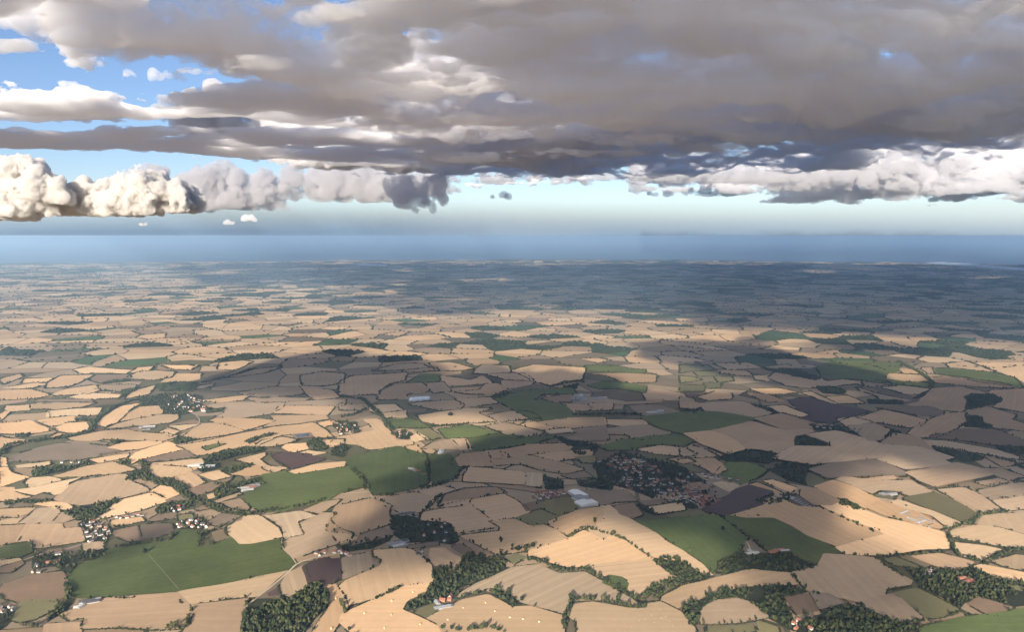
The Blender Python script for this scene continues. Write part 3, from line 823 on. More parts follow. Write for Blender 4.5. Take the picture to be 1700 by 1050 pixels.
t 870,130 960,160 1130,195 1000,205 960,170 890,150
t 1120,215 1180,205 1240,140 1390,130 1530,165 1440,165 1400,180 1420,200 1400,255 1260,240
t 1530,150 1700,140 1760,180 1760,260 1700,255 1550,230 1600,190 1520,160
t 1430,245 1500,222 1660,270 1640,290 1700,310 1740,350 1560,330 1500,300 1490,280 1430,265
b 980,235 1100,225 1230,230 1295,250 1290,275 1180,275 1110,255
t 780,290 850,280 940,305 910,310 830,325
t 830,330 960,320 1030,350 1000,395 930,405 870,360
t 890,285 1000,245 1100,265 1210,295 1170,330 1100,330 1000,310 930,300
t 1300,265 1400,258 1420,300 1360,340 1280,375 1200,380 1120,360 1200,305 1290,275
t 1000,410 1060,368 1180,385 1235,445 1120,435 1000,420
t 980,495 1070,470 1010,425 1180,435 1280,465 1350,490 1300,500 1340,520 1120,545
b 1230,380 1400,340 1560,345 1700,400 1740,430 1560,420 1400,395
t 1220,395 1330,400 1560,440 1700,490 1640,485 1500,465 1380,440 1240,425
t 1120,565 1360,515 1470,540 1540,575 1380,610 1270,635 1190,605
t 1510,475 1640,490 1690,510 1600,525
o 0,20 120,20 170,45 60,50 0,60
o 0,75 60,80 100,95 0,110
o 70,55 190,50 180,75 90,75
o 170,80 250,80 260,100 190,108
o 0,120 120,125 110,150 0,155
o 120,110 200,110 190,135 120,140
s 190,45 320,50 350,75 280,72 200,60
t 170,15 330,10 400,35 330,40 240,45
t 420,30 560,15 680,25 640,35 500,40
g 680,30 760,0 1000,5 1090,15 1085,50 1030,70 1030,90 1220,110 1240,130 1050,115 800,90 700,70
s 1025,88 1040,65 1130,68 1210,75 1225,100 1150,105
s 1090,40 1190,45 1215,65 1100,62
g 1255,40 1340,35 1550,60 1640,80 1690,135 1600,110 1400,80 1270,65
t 1230,85 1330,80 1480,110 1680,135 1480,130 1330,115 1240,105
s 1320,15 1420,5 1550,55 1450,45 1340,35
s 1460,10 1700,10 1770,110 1700,110 1640,75 1560,50
t 1195,35 1250,35 1255,60 1200,60
s 360,75 440,70 430,100 370,95
t 0,180 60,190 70,210 0,212
t 0,215 80,215 90,235 70,245 0,240
@0
g 412,818 437,790 475,785 490,790 575,777 600,795 610,808 560,822 545,832 470,850 440,852 410,835
g 577,765 610,755 660,743 690,752 703,757 706,780 710,803 690,812 640,822 618,822 610,800 582,778
g 712,760 745,755 757,768 760,785 745,800 718,803
'''
WOODS_TXT='''
@1
W 1210,690 1250,640 1330,640 1420,655 1530,582 1580,575 1620,620 1620,690 1560,740 1500,840 1190,840
B18 640,60 690,10 700,40 780,70 870,85 930,140 1000,165 1110,215 1230,230 1290,215
B9 1290,215 1420,200 1520,180 1620,150
B14 20,180 100,160 170,170 260,160
W 270,200 350,185 480,180 560,155 590,160 540,210 470,250 380,255 330,230
V 390,265 470,230 540,250 560,310 530,365 430,365 400,300
W 760,200 840,170 960,155 970,185 870,215 790,225
V 860,270 1000,235 1040,280 1000,300 880,300
B5 520,400 700,370 840,355 865,320
V 160,420 340,420 500,400 520,435 400,460 340,530 270,480 160,500
W 330,520 345,560 370,610 330,650 320,560
V 0,670 80,690 60,760 0,805
W 240,740 320,640 380,640 330,700 240,760
B6 985,385 1000,330 1090,290 1140,280
B8 1060,75 1180,90 1270,50 1300,80
W 1070,150 1060,100 1140,80 1260,60 1270,80 1180,115
B4 560,290 640,280 
B6 1395,340 1400,400
B6 110,775 210,790
B6 820,780 920,790 945,700
B5 150,360 170,410
@2
V 240,230 360,215 390,260 530,260 600,350 560,380 480,365 340,370 250,330
W 460,490 530,500 560,480 620,430 720,430 820,450 830,490 760,530 680,560 600,590 560,640 490,640 450,680 330,700 330,660 420,620 455,560
B13 940,450 1030,475 1090,510 1220,500 1290,545 1370,600 1480,650 1550,610
W 1550,460 1640,440 1720,470 1790,520 1840,535 1760,560 1700,565 1650,540
B14 1500,640 1560,590 1660,550 1690,560 1600,610 1560,650
B11 1110,800 1110,760 1150,650 1300,650 1440,690 1510,685
B7 600,640 750,605
W 750,615 775,595 850,630 930,670 900,672 860,690
V 0,410 150,395 240,360 250,340 120,350 0,380
B9 500,795 620,805 740,785 820,815
B7 385,250 410,215 480,145 520,120
B6 1120,350 1200,300 1240,295
B5 1235,300 1340,330 1420,360 1540,450
B5 790,405 880,400 950,380
B6 300,590 170,650
B5 0,650 20,720
W 1475,180 1530,190 1560,230 1500,215
@3
W 165,520 200,455 280,420 390,410 530,420 640,470 690,490 600,515 540,510 390,505 330,500 240,520
W -30,490 0,480 60,510 110,535 60,560 0,570
W 0,690 100,640 250,590 420,585 560,585 630,610 510,640 540,720 560,760 640,735 560,805 440,740 350,670 270,640 160,650 110,690 90,770 50,800
W 640,735 700,715 800,680 900,690 960,730 1050,765 1180,760 1190,790 1060,830 700,840 560,805
W 1120,500 1250,500 1380,510 1480,470 1450,500 1560,545 1700,575 1740,680 1650,690 1480,640 1420,670 1380,700 1300,640 1180,590
B9 1310,300 1350,290 1440,270 1480,230 1620,210
B9 1320,320 1350,400 1380,430 1480,460
B7 960,450 1100,540
B6 550,530 620,600
W 770,150 830,160 910,210 850,205 790,185
W 370,170 480,150 540,120 590,130 510,165 400,200
B5 810,428 1000,440 1150,430 1330,410
B4 200,240 330,345
B5 700,200 960,320
B5 1030,240 1100,265
B6 1500,480 1560,440 1700,400
@4
B13 0,465 40,420 120,405 250,390 340,380 450,350
B12 450,350 470,300 380,290
W 760,120 870,105 990,110 960,150 800,150
V 680,180 780,170 830,160 1000,170 1010,240 900,270 820,265 780,220 690,230
W 150,560 200,530 270,525 350,520 420,510 300,555 170,575
W 570,510 600,495 640,500 630,525
B15 690,500 720,520 720,560 760,590 850,595 930,640
W 1000,490 1080,455 1240,430 1330,440 1180,470 1080,500 1000,510
W 1090,540 1230,510 1250,530 1150,560
W 1210,400 1330,365 1400,360 1300,385 1240,415
W 1520,400 1580,385 1620,440 1560,445
W 540,395 650,400 690,405 570,415
W 835,400 900,380 980,395 880,415
W 70,370 150,365 130,380 80,380
V 940,520 1080,505 1100,530 1000,550
B9 460,320 500,270 560,230 640,200 700,190
B7 1000,110 1130,80 1260,40
W 500,105 640,90 650,100 520,115
W 1000,240 1110,235 1100,250 1020,260
W 600,150 690,130 640,170 600,180
V 1640,430 1700,410 1740,430 1700,480 1640,470
B6 380,500 440,520
@5
V 1250,510 1400,450 1500,480 1700,520 1760,560 1860,640 1860,720 1740,740 1560,690 1440,640 1360,620 1280,580
W 250,360 320,345 350,370 340,390 290,390
W 1050,370 1150,400 1280,420 1260,470 1170,470 1100,400
W 1165,590 1300,580 1360,620 1340,650 1180,620
B10 0,180 110,190 200,270 260,350
B10 60,540 110,590 130,640
B10 550,595 480,620 400,640
B9 1160,270 1360,265 1490,268
B8 440,330 630,315
B7 860,300 1000,290
V 1000,570 1100,590 1110,640 1010,640
W 740,180 820,150 850,160 790,190
B8 410,460 430,500 440,560
B7 130,240 60,270 0,280
V -60,300 80,300 100,360 0,370
B8 1040,130 1180,100 1210,110
W 1100,130 1180,115 1170,140
B7 570,590 600,540 640,525
@6
W 0,240 90,245 85,270 0,270
W 400,40 560,40 700,85 670,100 560,75 480,60
W 670,130 760,130 820,150 800,170 700,160
W 340,215 420,230 500,270 450,270 360,235
V 640,320 760,320 900,340 890,365 770,355 660,345
W 570,385 620,375 750,430 560,430
W 180,490 260,450 370,445 480,465 500,490 430,510 330,500 240,500
V 430,540 520,500 640,520 780,510 650,545 620,570 620,620 560,600 480,570
W 1400,240 1420,200 1400,180 1530,165 1600,190 1540,220 1430,245
W 1410,330 1420,280 1490,280 1500,310 1600,345 1480,330
W 1560,430 1650,425 1740,440 1740,470 1640,460
W 1250,430 1330,440 1500,480 1500,495 1400,505 1350,480 1260,445
W 920,195 1100,200 1110,215 930,215
W 1140,190 1230,150 1200,180
W 970,322 1040,345 1100,360 1010,410 990,400 1040,355
B7 1080,0 1250,110 1240,135
B7 1500,470 1640,500 1700,540
W 700,330 830,335 900,350 870,370 760,345
'''
ORD_W=['first','second','third','fourth','fifth','sixth','seventh','eighth','ninth','tenth']+['%dth'%i for i in range(11,40)]
# ================= traced fields =================
FIELDS=parse(FIELDS_TXT); WOODS=parse(WOODS_TXT)
LM=[('big bright green field',300,935),('white-roofed factory',968,830),('dark woodland block',480,1015),('long pale poultry sheds',1328,835),('red-roofed housing estate',1172,833),
    ('tall white house',95,925),('sunlit plain village',312,670),('blue reservoir',498,725),('farmyard among trees',735,1003),('pond-dotted brown field',1399,976),
    ('long white glasshouse',697,664),('triangular wood',1345,738),('dark-shaded green field',1160,703),('scattered pale barns',1530,862),('sunlit twin green fields',640,785)]
KINDW={'s':'gold stubble field','t':'tan stubble field','b':'rough brown field','d':'dark ploughed field','g':'green crop field','o':'olive pasture','k':'striped tan field'}
ORD=['nearest','second nearest','third nearest','fourth nearest','fifth nearest','sixth nearest','seventh nearest','eighth nearest','ninth nearest','tenth nearest','eleventh nearest','twelfth nearest']+['%sth nearest'%i for i in range(13,60)]
def chaikin(P):
    Q=np.roll(P,-1,0); return np.stack([P*.93+Q*.07,P*.07+Q*.93],1).reshape(-1,2)
def densify(P,step):
    out=[]
    for i in range(len(P)):
        a,b=P[i],P[(i+1)%len(P)]; n=max(1,int(np.hypot(*(b-a))/step)); t=np.arange(n)/n; out.append(a+(b-a)*t[:,None])
    return np.concatenate(out)
def drape(E,lift,step):
    """triangulated sheet inside outline E, following the terrain"""
    lo,hi=E.min(0),E.max(0); gx,gy=np.meshgrid(np.arange(lo[0],hi[0],step),np.arange(lo[1],hi[1],step*.87)); gx=gx+(np.arange(gx.shape[0])%2)[:,None]*step/2
    q=np.stack([gx.ravel(),gy.ravel()],1); q=q[inside(E,q[:,0],q[:,1])]
    pts=np.concatenate([E,q]); vs,es,fs,*_=delaunay_2d_cdt([Vector(p) for p in pts],[],[list(range(len(E)))],1,1e-3)
    V=np.array([tuple(v) for v in vs]); F=np.array([f for f in fs if len(f)==3])
    if len(F)==0: return None
    a,b,c=V[F[:,0]],V[F[:,1]],V[F[:,2]]; s=(b[:,0]-a[:,0])*(c[:,1]-a[:,1])-(b[:,1]-a[:,1])*(c[:,0]-a[:,0]); F[s<0]=F[s<0][:,::-1]
    return np.column_stack([V,terrain(V[:,0],V[:,1])+lift]),F
INFO=[]
def centre(P):
    return P.mean(0)
cnt={}
order=[]
for n,(c,P) in enumerate(FIELDS):
    m=centre(P); m=np.clip(m,[0,0],[1699,1049])
    k,lx,ly=min(LM,key=lambda l:math.hypot(m[0]-l[1],(m[1]-l[2])*2))
    dx,dy=m[0]-lx,(m[1]-ly)*2
    dire=('right of' if dx>0 else 'left of') if abs(dx)>abs(dy) else ('in front of' if dy>0 else 'beyond')
    order.append((c[0],k,dire,math.hypot(dx,dy),n))
FNAME={}
from collections import defaultdict
gb=defaultdict(list)
for c,k,d,r,n in order: gb[(c,k,d)].append((r,n))
SPECIAL={}
for (c,k,d),L in gb.items():
    L.sort()
    for i,(r,n) in enumerate(L):
        nm=KINDW[c]
        if k in ('big bright green field',) and r<25 : FNAME[n]='large bright green field with a lone dark tree'; continue
        FNAME[n]=((ORD[i]+' ') if len(L)>1 else '')+nm+' '+d+' the '+k
rsH=np.random.RandomState(21)
FG=[]   # ground outlines
for n,(c,P) in enumerate(FIELDS):
    x,y,_=ground(P[:,0],P[:,1]); E=np.stack([x,y],1)
    a=E; b=np.roll(E,-1,0)
    if ((a[:,0]*b[:,1]-b[:,0]*a[:,1]).sum())<0: E=E[::-1]
    d=np.hypot(*E.mean(0)); c0=E.mean(0); E=c0+(E-c0)*(1+(3+d*.0018)/max(30,np.hypot(*(E-c0).T).mean())); E=densify(chaikin(E),max(14,d*.008))
    E=E+np.stack([vnoise(E[:,0]/60,E[:,1]/60,0*E[:,0]+1.5),vnoise(E[:,0]/60,E[:,1]/60+17,0*E[:,0]+6.5)],1)*min(9,2+d*.0012)
    FG.append(E)
BB=[(E.min(0),E.max(0)) for E in FG]; LEV=[]
for n,E in enumerate(FG):
    lv=0
    for m in range(n):
        if (BB[m][0]<BB[n][1]).all() and (BB[n][0]<BB[m][1]).all():
            if inside(FG[m],E[:,0],E[:,1]).any() or inside(E,FG[m][:,0],FG[m][:,1]).any(): lv=max(lv,LEV[m]+1)
    LEV.append(lv)
NAMEF={'s':'stubble_field','t':'stubble_field','b':'rough_field','d':'ploughed_field','g':'green_field','o':'pasture_field','k':'stubble_field'}
FOBJ=[]
for n,((c,P),E) in enumerate(zip(FIELDS,FG)):
    d=np.hypot(*E.mean(0)); r=drape(E,1.7+.35*LEV[n],max(35,d*.018))
    if r is None: FOBJ.append(None); continue
    V,F=r; q=c[0]
    # rows run along the longest edge
    PP=FG[n]; ed=np.array([ground(*P[i])[:2] for i in range(len(P))]); dv=np.roll(ed,-1,0)-ed; L=np.hypot(dv[:,0],dv[:,1]); v=dv[L.argmax()]; ang=math.atan2(v[1],v[0])
    ctr=E.mean(0); ca,sa=math.cos(-ang),math.sin(-ang); X=V[:,0]-ctr[0]; Y=V[:,1]-ctr[1]
    V2=np.stack([X*ca-Y*sa,X*sa+Y*ca,V[:,2]],1)
    o=link(NAMEF[q],mesh_data(NAMEF[q],V2,F,FM[q],True),(ctr[0],ctr[1],0),None,ang)
    j=rsH.uniform(.74,1.14); h=rsH.uniform(-.06,.06); o.color=(FC[q][0]*j*(1+h),FC[q][1]*j,FC[q][2]*j*(1-h),1)
    tag(o,FNAME[n],'field',None,'structure'); FOBJ.append(o)
print('fields',len(FIELDS),round(time.time()-T0,1))
# ================= hedges along the field edges =================
GR={}; TREES=[]     # TREES: (x,y,radius,height,label key)
NH=0
for n,((c,P),E) in enumerate(zip(FIELDS,FG)):
    d=np.hypot(*E.mean(0)); step=3.4 if d<2600 else (4.6 if d<4200 else 7.5)
    S1=densify(E,step)
    nrm=S1-E.mean(0); nrm/=np.maximum(1e-6,np.hypot(nrm[:,0],nrm[:,1]))[:,None]; S1=S1+nrm*1.5
    g=9.0; keep=[]
    ps=rsH.rand()*100; gap=vnoise(np.arange(len(S1))/14+ps,0*S1[:,0]+n,0*S1[:,0]); th=rsH.choice([-2,-.5,-.15,.1],p=[.55,.25,.12,.08])
    for i,(x,y) in enumerate(S1):
        kx,ky=int(x//g),int(y//g)
        hit=False
        for a in (-1,0,1):
            for b in (-1,0,1):
                q=GR.get((kx+a,ky+b))
                if q is not None and q!=n: hit=True
        if hit: continue
        keep.append(i)
    for i in keep: GR[(int(S1[i,0]//g),int(S1[i,1]//g))]=n
    keep=[i for i in keep if gap[i]>th]
    if len(keep)<6: continue
    Q=S1[keep]; px,py=pixel(Q[:,0],Q[:,1],14.); vis=(px>-30)&(px<1730)&(py<1065); Q=Q[vis]
    if len(Q)<6: continue
    Q=Q+rsH.normal(0,.7,Q.shape); m=len(Q); hv=1+.5*vnoise(Q[:,0]/40,Q[:,1]/40,0*Q[:,0]+3)
    V,F=scatter(LOW,with_z(Q),(step*.5*rsH.uniform(.75,1.3,m)*hv+.6)*(1+.00006*d),(rsH.uniform(1.1,2.4,m)*hv+.4)*(1+.0002*max(0,d-2000)),rsH,.5)
    o=mesh_np('hedge',V,F,M_HEDGE,False); NH+=1
    tag(o,('hedge round the '+FNAME[n]),'hedge','hedges between the fields','thing')
    # hedgerow trees
    p=rsH.choice([.04,.10,.20])*step/4*(1+max(0,d-2500)/5000); T=Q[rsH.rand(m)<p]
    for x,y in T:
        r=rsH.uniform(2.0,4.8); TREES.append((x+rsH.normal(0,1.5),y+rsH.normal(0,1.5),r,r*rsH.uniform(1.0,1.5),'h%d'%n))
print('hedges',NH,len(TREES),round(time.time()-T0,1))
# ================= woods, tree belts and village trees =================
def near_name(m):
    k,lx,ly=min(LM,key=lambda l:math.hypot(m[0]-l[1],(m[1]-l[2])*2)); dx,dy=m[0]-lx,(m[1]-ly)*2
    if math.hypot(dx,dy)<40: return 'beside the '+k
    return (('right of' if dx>0 else 'left of') if abs(dx)>abs(dy) else ('in front of' if dy>0 else 'beyond'))+' the '+k
WLAB={}; wc=defaultdict(int)
for n,(c,P) in enumerate(WOODS):
    m=np.clip(P.mean(0),[0,0],[1699,1049]); nm=near_name(m); kind='tree belt' if c[0]=='B' else ('trees among houses' if c[0]=='V' else 'wood'); wc[(kind,nm)]+=1
    i=wc[(kind,nm)]; WLAB[n]=(kind,nm,i)
WTREES=[]; M_FLOOR=noisy('shaded_undergrowth',(.030,.034,.017),.6,1/25)
for n,(c,P) in enumerate(WOODS):
    if c[0]=='B':
        w=float(c[1:])*.33529; dpx=np.diff(P,axis=0); Q=[]
        for i in range(len(P)-1):
            x,y,_=ground(*P[i]); x2,y2,_=ground(*P[i+1]); L=math.hypot(x2-x,y2-y); d=math.hypot(x,y); wm=w*d/FPX*1.1
            k=int(L*wm*2/32)+2; t=rsH.rand(k); s=rsH.uniform(-1,1,k)*wm; nx,ny=-(y2-y)/max(L,1),(x2-x)/max(L,1)
            Q.append(np.stack([x+(x2-x)*t+nx*s,y+(y2-y)*t+ny*s],1))
        Q=np.concatenate(Q)
    else:
        x,y,_=ground(P[:,0],P[:,1]); E=densify(chaikin(np.stack([x,y],1)),20); E=E+np.stack([vnoise(E[:,0]/40,E[:,1]/40,0*E[:,0]+2.5),vnoise(E[:,0]/40,E[:,1]/40+11,0*E[:,0])],1)*8
        lo,hi=E.min(0),E.max(0); den=150. if c[0]=='V' else 36.
        k=int((hi[0]-lo[0])*(hi[1]-lo[1])/den); Q=lo+rsH.rand(k,2)*(hi-lo); Q=Q[inside(E,Q[:,0],Q[:,1])]
        if c[0]=='W':   # clearings
            Q=Q[vnoise(Q[:,0]/45,Q[:,1]/45,0*Q[:,0]+n)>-.45]
    if c[0]!='B':
        q=drape(E,1.25,40)
        if q is not None: tag(mesh_np('undergrowth',q[0],q[1],M_FLOOR),kind='stuff')  # undergrowth sheet, its dark tone also stands for shade in the gaps
    for x,y in Q:
        r=rsH.uniform(2.3,5.6); WTREES.append((x,y,r,r*rsH.uniform(1.0,1.4),'w%d'%n))
ALL=np.array([t[:4] for t in TREES+WTREES]); KEY=[t[4] for t in TREES+WTREES]
px,py=pixel(ALL[:,0],ALL[:,1],20.); dist=np.hypot(ALL[:,0],ALL[:,1]); infr=(px>3)&(px<1697)&(py<1046)
# a tree that stands inside a barn or on a lane is left out further down (BLOCK)
# ================= buildings =================
def plain(name,c,amt=.12,sc=1/3,rough=.85): return noisy(name,c,amt,sc,rough)
M_WALL={'white':plain('white_render',(.58,.55,.50)),'brick':plain('red_brick',(.30,.15,.10),.25),'buff':plain('buff_brick',(.42,.33,.24),.2),'grey':plain('grey_sheeting',(.33,.33,.33)),'dark':plain('dark_boarding',(.10,.085,.075))}
M_ROOF={'tile':plain('clay_tiles',(.25,.11,.075),.3),'slate':plain('slates',(.075,.075,.085),.25),'brown':plain('brown_tiles',(.115,.08,.065),.3),'pale':plain('pale_roof_sheeting',(.38,.38,.36)),'steel':plain('grey_roof_sheeting',(.24,.25,.26)),'bright':plain('white_roof_sheeting',(.66,.66,.64)),'glass':None}
def glassm(n,b): b.inputs['Base Color'].default_value=(.62,.66,.68,1); b.inputs['Roughness'].default_value=.18; b.inputs['Specular IOR Level'].default_value=.6
M_ROOF['glass']=mat('greenhouse_glass',glassm)
def glz(n,b): b.inputs['Base Color'].default_value=(.03,.04,.05,1); b.inputs['Roughness'].default_value=.1
M_PANE=mat('window_glass',glz)
M_YARD=noisy('concrete_yard',(.25,.225,.20),.35,1/15); M_ASPH=noisy('asphalt',(.07,.07,.075),.3,1/15); M_TRACK=noisy('chalk_track',(.42,.34,.25),.25,1/12)
def cube(x0,x1,y0,y1,z0,z1,k=0):
    V=[(x0,y0,z0),(x1,y0,z0),(x1,y1,z0),(x0,y1,z0),(x0,y0,z1),(x1,y0,z1),(x1,y1,z1),(x0,y1,z1)]
    return V,[(3+k,2+k,1+k,0+k),(4+k,5+k,6+k,7+k),(0+k,1+k,5+k,4+k),(1+k,2+k,6+k,5+k),(2+k,3+k,7+k,6+k),(3+k,0+k,4+k,7+k)]
def walls_mesh(L,Wd,h,rise,m):
    """gable-ended walls; ridge along x; sunk 2 m into the slope"""
    a,b=L/2,Wd/2
    V=[(-a,-b,-2),(a,-b,-2),(a,b,-2),(-a,b,-2),(-a,-b,h),(a,-b,h),(a,b,h),(-a,b,h),(-a,0,h+rise),(a,0,h+rise)]
    F=[(0,1,5,4),(2,3,7,6)]
    me=bpy.data.meshes.new('walls'); me.from_pydata(V,[],F+[(1,2,6,9,5),(3,0,4,8,7)]); me.materials.append(m); me.update(); return me
def roof_mesh(L,Wd,h,rise,m,over=.5,th=.3):
    a,b=L/2+over,Wd/2+over; s=rise/(Wd/2); e=h-over*s+.05; r=h+rise+.05
    V=[(-a,-b,e),(a,-b,e),(a,b,e),(-a,b,e),(-a,0,r),(a,0,r)]; V+=[(x,y,z+th) for x,y,z in V]
    F=[(1,0,4,5),(3,2,5,4),(6,7,11,10),(8,9,10,11),(0,1,7,6),(2,3,9,8),(1,5,11,7),(5,2,8,11),(3,4,10,9),(4,0,6,10)]
    me=bpy.data.meshes.new('roof'); me.from_pydata(V,[],F); me.materials.append(m); me.update(); return me
def box_mesh(name,boxes,m):
    V=[];F=[]
    for b in boxes:
        v,f=cube(*b,k=len(V)); V+=v; F+=f
    return mesh_data(name,V,F,m,False)
CACHE={}
def proto_house(kind,wall,roof):
    k=(kind,wall,roof)
    if k in CACHE: return CACHE[k]
    L,Wd,h,rise={'cottage':(9,6.2,4.8,2.8),'semi':(12.5,7,5.0,3.0),'terrace':(20,7.5,5.0,3.0),'bungalow':(10,7.5,2.8,2.4)}[kind]
    wm=walls_mesh(L,Wd,h,rise,M_WALL[wall]); rm=roof_mesh(L,Wd,h,rise,M_ROOF[roof])
    cm=box_mesh('chimney',[(L/2-1.9,L/2-.7,-.5,.5,h+rise*.55,h+rise+1.5)],M_WALL['brick'])
    pm=box_mesh('window',[(-.6,.6,-.06,.06,-.65,.65)],M_PANE)
    CACHE[k]=(wm,rm,cm,pm); return CACHE[k]
BLOCK=[]   # (x,y,r) kept free of trees
NHOUSE=0
def house(x,y,ang,kind,wall,roof,label,group,name='house',cat='house'):
    global NHOUSE; NHOUSE+=1
    z=float(terrain(np.array([x]),np.array([y]))[0])
    e=bpy.data.objects.new(name,None); S.collection.objects.link(e); e.location=(x,y,z); e.rotation_euler=(0,0,ang); e.empty_display_size=5
    tag(e,label,cat,group,'thing'); wm,rm,cm,pm=proto_house(kind,wall,roof)
    link('wall',wm,parent=e); r=link('roof',rm,parent=e)
    if math.hypot(x,y)<3300: link('chimney',cm,parent=r)
    BLOCK.append((x,y,9 if kind!='terrace' else 14)); return e
def barn(px,py,L,Wd,h,ang,roof,wall,label,cat,rise=None,group=None,name='barn',doors=True):
    x,y,z=[float(v) for v in ground(px,py)]
    rise=Wd*.16 if rise is None else rise
    e=bpy.data.objects.new(name,None); S.collection.objects.link(e); e.location=(x,y,z); e.rotation_euler=(0,0,math.radians(ang)); tag(e,label,cat,group,'thing')
    link('wall',walls_mesh(L,Wd,h,rise,M_WALL[wall]),parent=e); link('roof',roof_mesh(L,Wd,h,rise,M_ROOF[roof]),parent=e)
    if doors: link('door',box_mesh('door',[(-L/2-.06,-L/2+.05,-Wd*.2,Wd*.2,0,h*.8)],M_WALL['dark']),parent=e); link('skylight',box_mesh('skylight',[(-L*.35+i*L*.7/4-.8,-L*.35+i*L*.7/4+.8,-Wd*.3,-Wd*.29,h+rise*.4+.28,h+rise*.4+.48) for i in range(5)],M_ROOF['glass']),parent=e)
    n=max(1,int(L/Wd)); ca,sa=math.cos(math.radians(ang)),math.sin(math.radians(ang))
    for i in range(n): t=(-.5+(i+.5)/n)*L; BLOCK.append((x+ca*t,y+sa*t,Wd*.75))
    return e
def yard(tile,pts,m=None,name='farmyard',lift=4.2):
    P=np.array(pts,float); X,Y=tp(tile,P[:,0],P[:,1]); x,y,_=ground(X,Y); E=np.stack([x,y],1)
    if ((E[:,0]*np.roll(E[:,1],-1)-np.roll(E[:,0],-1)*E[:,1]).sum())<0: E=E[::-1]
    V,F=drape(densify(E,15),lift,25); o=mesh_np(name,V,F,m or M_YARD); tag(o,kind='structure'); return o
M_TRACKY=noisy('bare_earth',(.13,.10,.075),.35,1/15)
# --- the factory with white roofs
yard(2,[(1138,118),(1200,108),(1268,185),(1185,205)])
bx=lambda t,x,y: tp(t,x,y)
p=bx(2,1178,131); barn(*p,62,34,9,-62,'bright','white','long white-roofed factory hall at the far end of its yard','factory',2.5,'factory halls',name='factory_hall')
p=bx(2,1196,157); barn(*p,52,40,10,-62,'steel','white','grey-roofed factory hall between its two white neighbours','factory',2.5,'factory halls',name='factory_hall')
p=bx(2,1217,178); barn(*p,40,58,10,-62,'bright','white','broad white-roofed factory hall nearest the gold fields','factory',3,'factory halls',name='factory_hall')
# --- poultry sheds
yard(3,[(530,128),(560,122),(665,186),(610,196),(540,165)],M_TRACKY)
for i in range(6):
    p=bx(3,571+13.6*i,149+7.8*i); barn(*p,37,9,2.8,38,'pale' if i==5 else 'steel','buff','long low poultry shed, %s of six from the left'%['first','second','third','fourth','fifth','sixth'][i],'shed',1.5,'poultry sheds',name='poultry_shed')
for i,(a,b) in enumerate([(532,142),(553,148),(552,124)]):
    p=bx(3,a,b); barn(*p,18,8,4,20+25*i,'pale' if i<2 else 'tile','white','white farm building beside the poultry sheds, %s from the left'%['first','second','third'][i],'barn',name='barn')
# --- farm with scattered pale barns
yard(3,[(1090,222),(1130,215),(1255,270),(1240,295),(1150,270)])
for i,(a,b,L,w,g,r) in enumerate([(1105,222,38,16,35,'pale'),(1125,232,26,14,35,'steel'),(1148,258,30,16,-55,'pale'),(1168,266,40,18,-58,'steel'),(1190,270,36,16,30,'pale'),(1185,236,20,10,60,'pale'),(1215,262,44,18,-60,'steel'),(1235,284,24,12,25,'slate'),(1150,212,22,10,70,'slate')]):
    p=bx(3,a,b); barn(*p,L,w,5,g,r,'grey','%s barn among the scattered pale barns, %s counting from the left'%({'pale':'pale-roofed','steel':'grey-roofed','slate':'dark-roofed'}[r],ORD_W[i]),'barn',group='scattered barns')
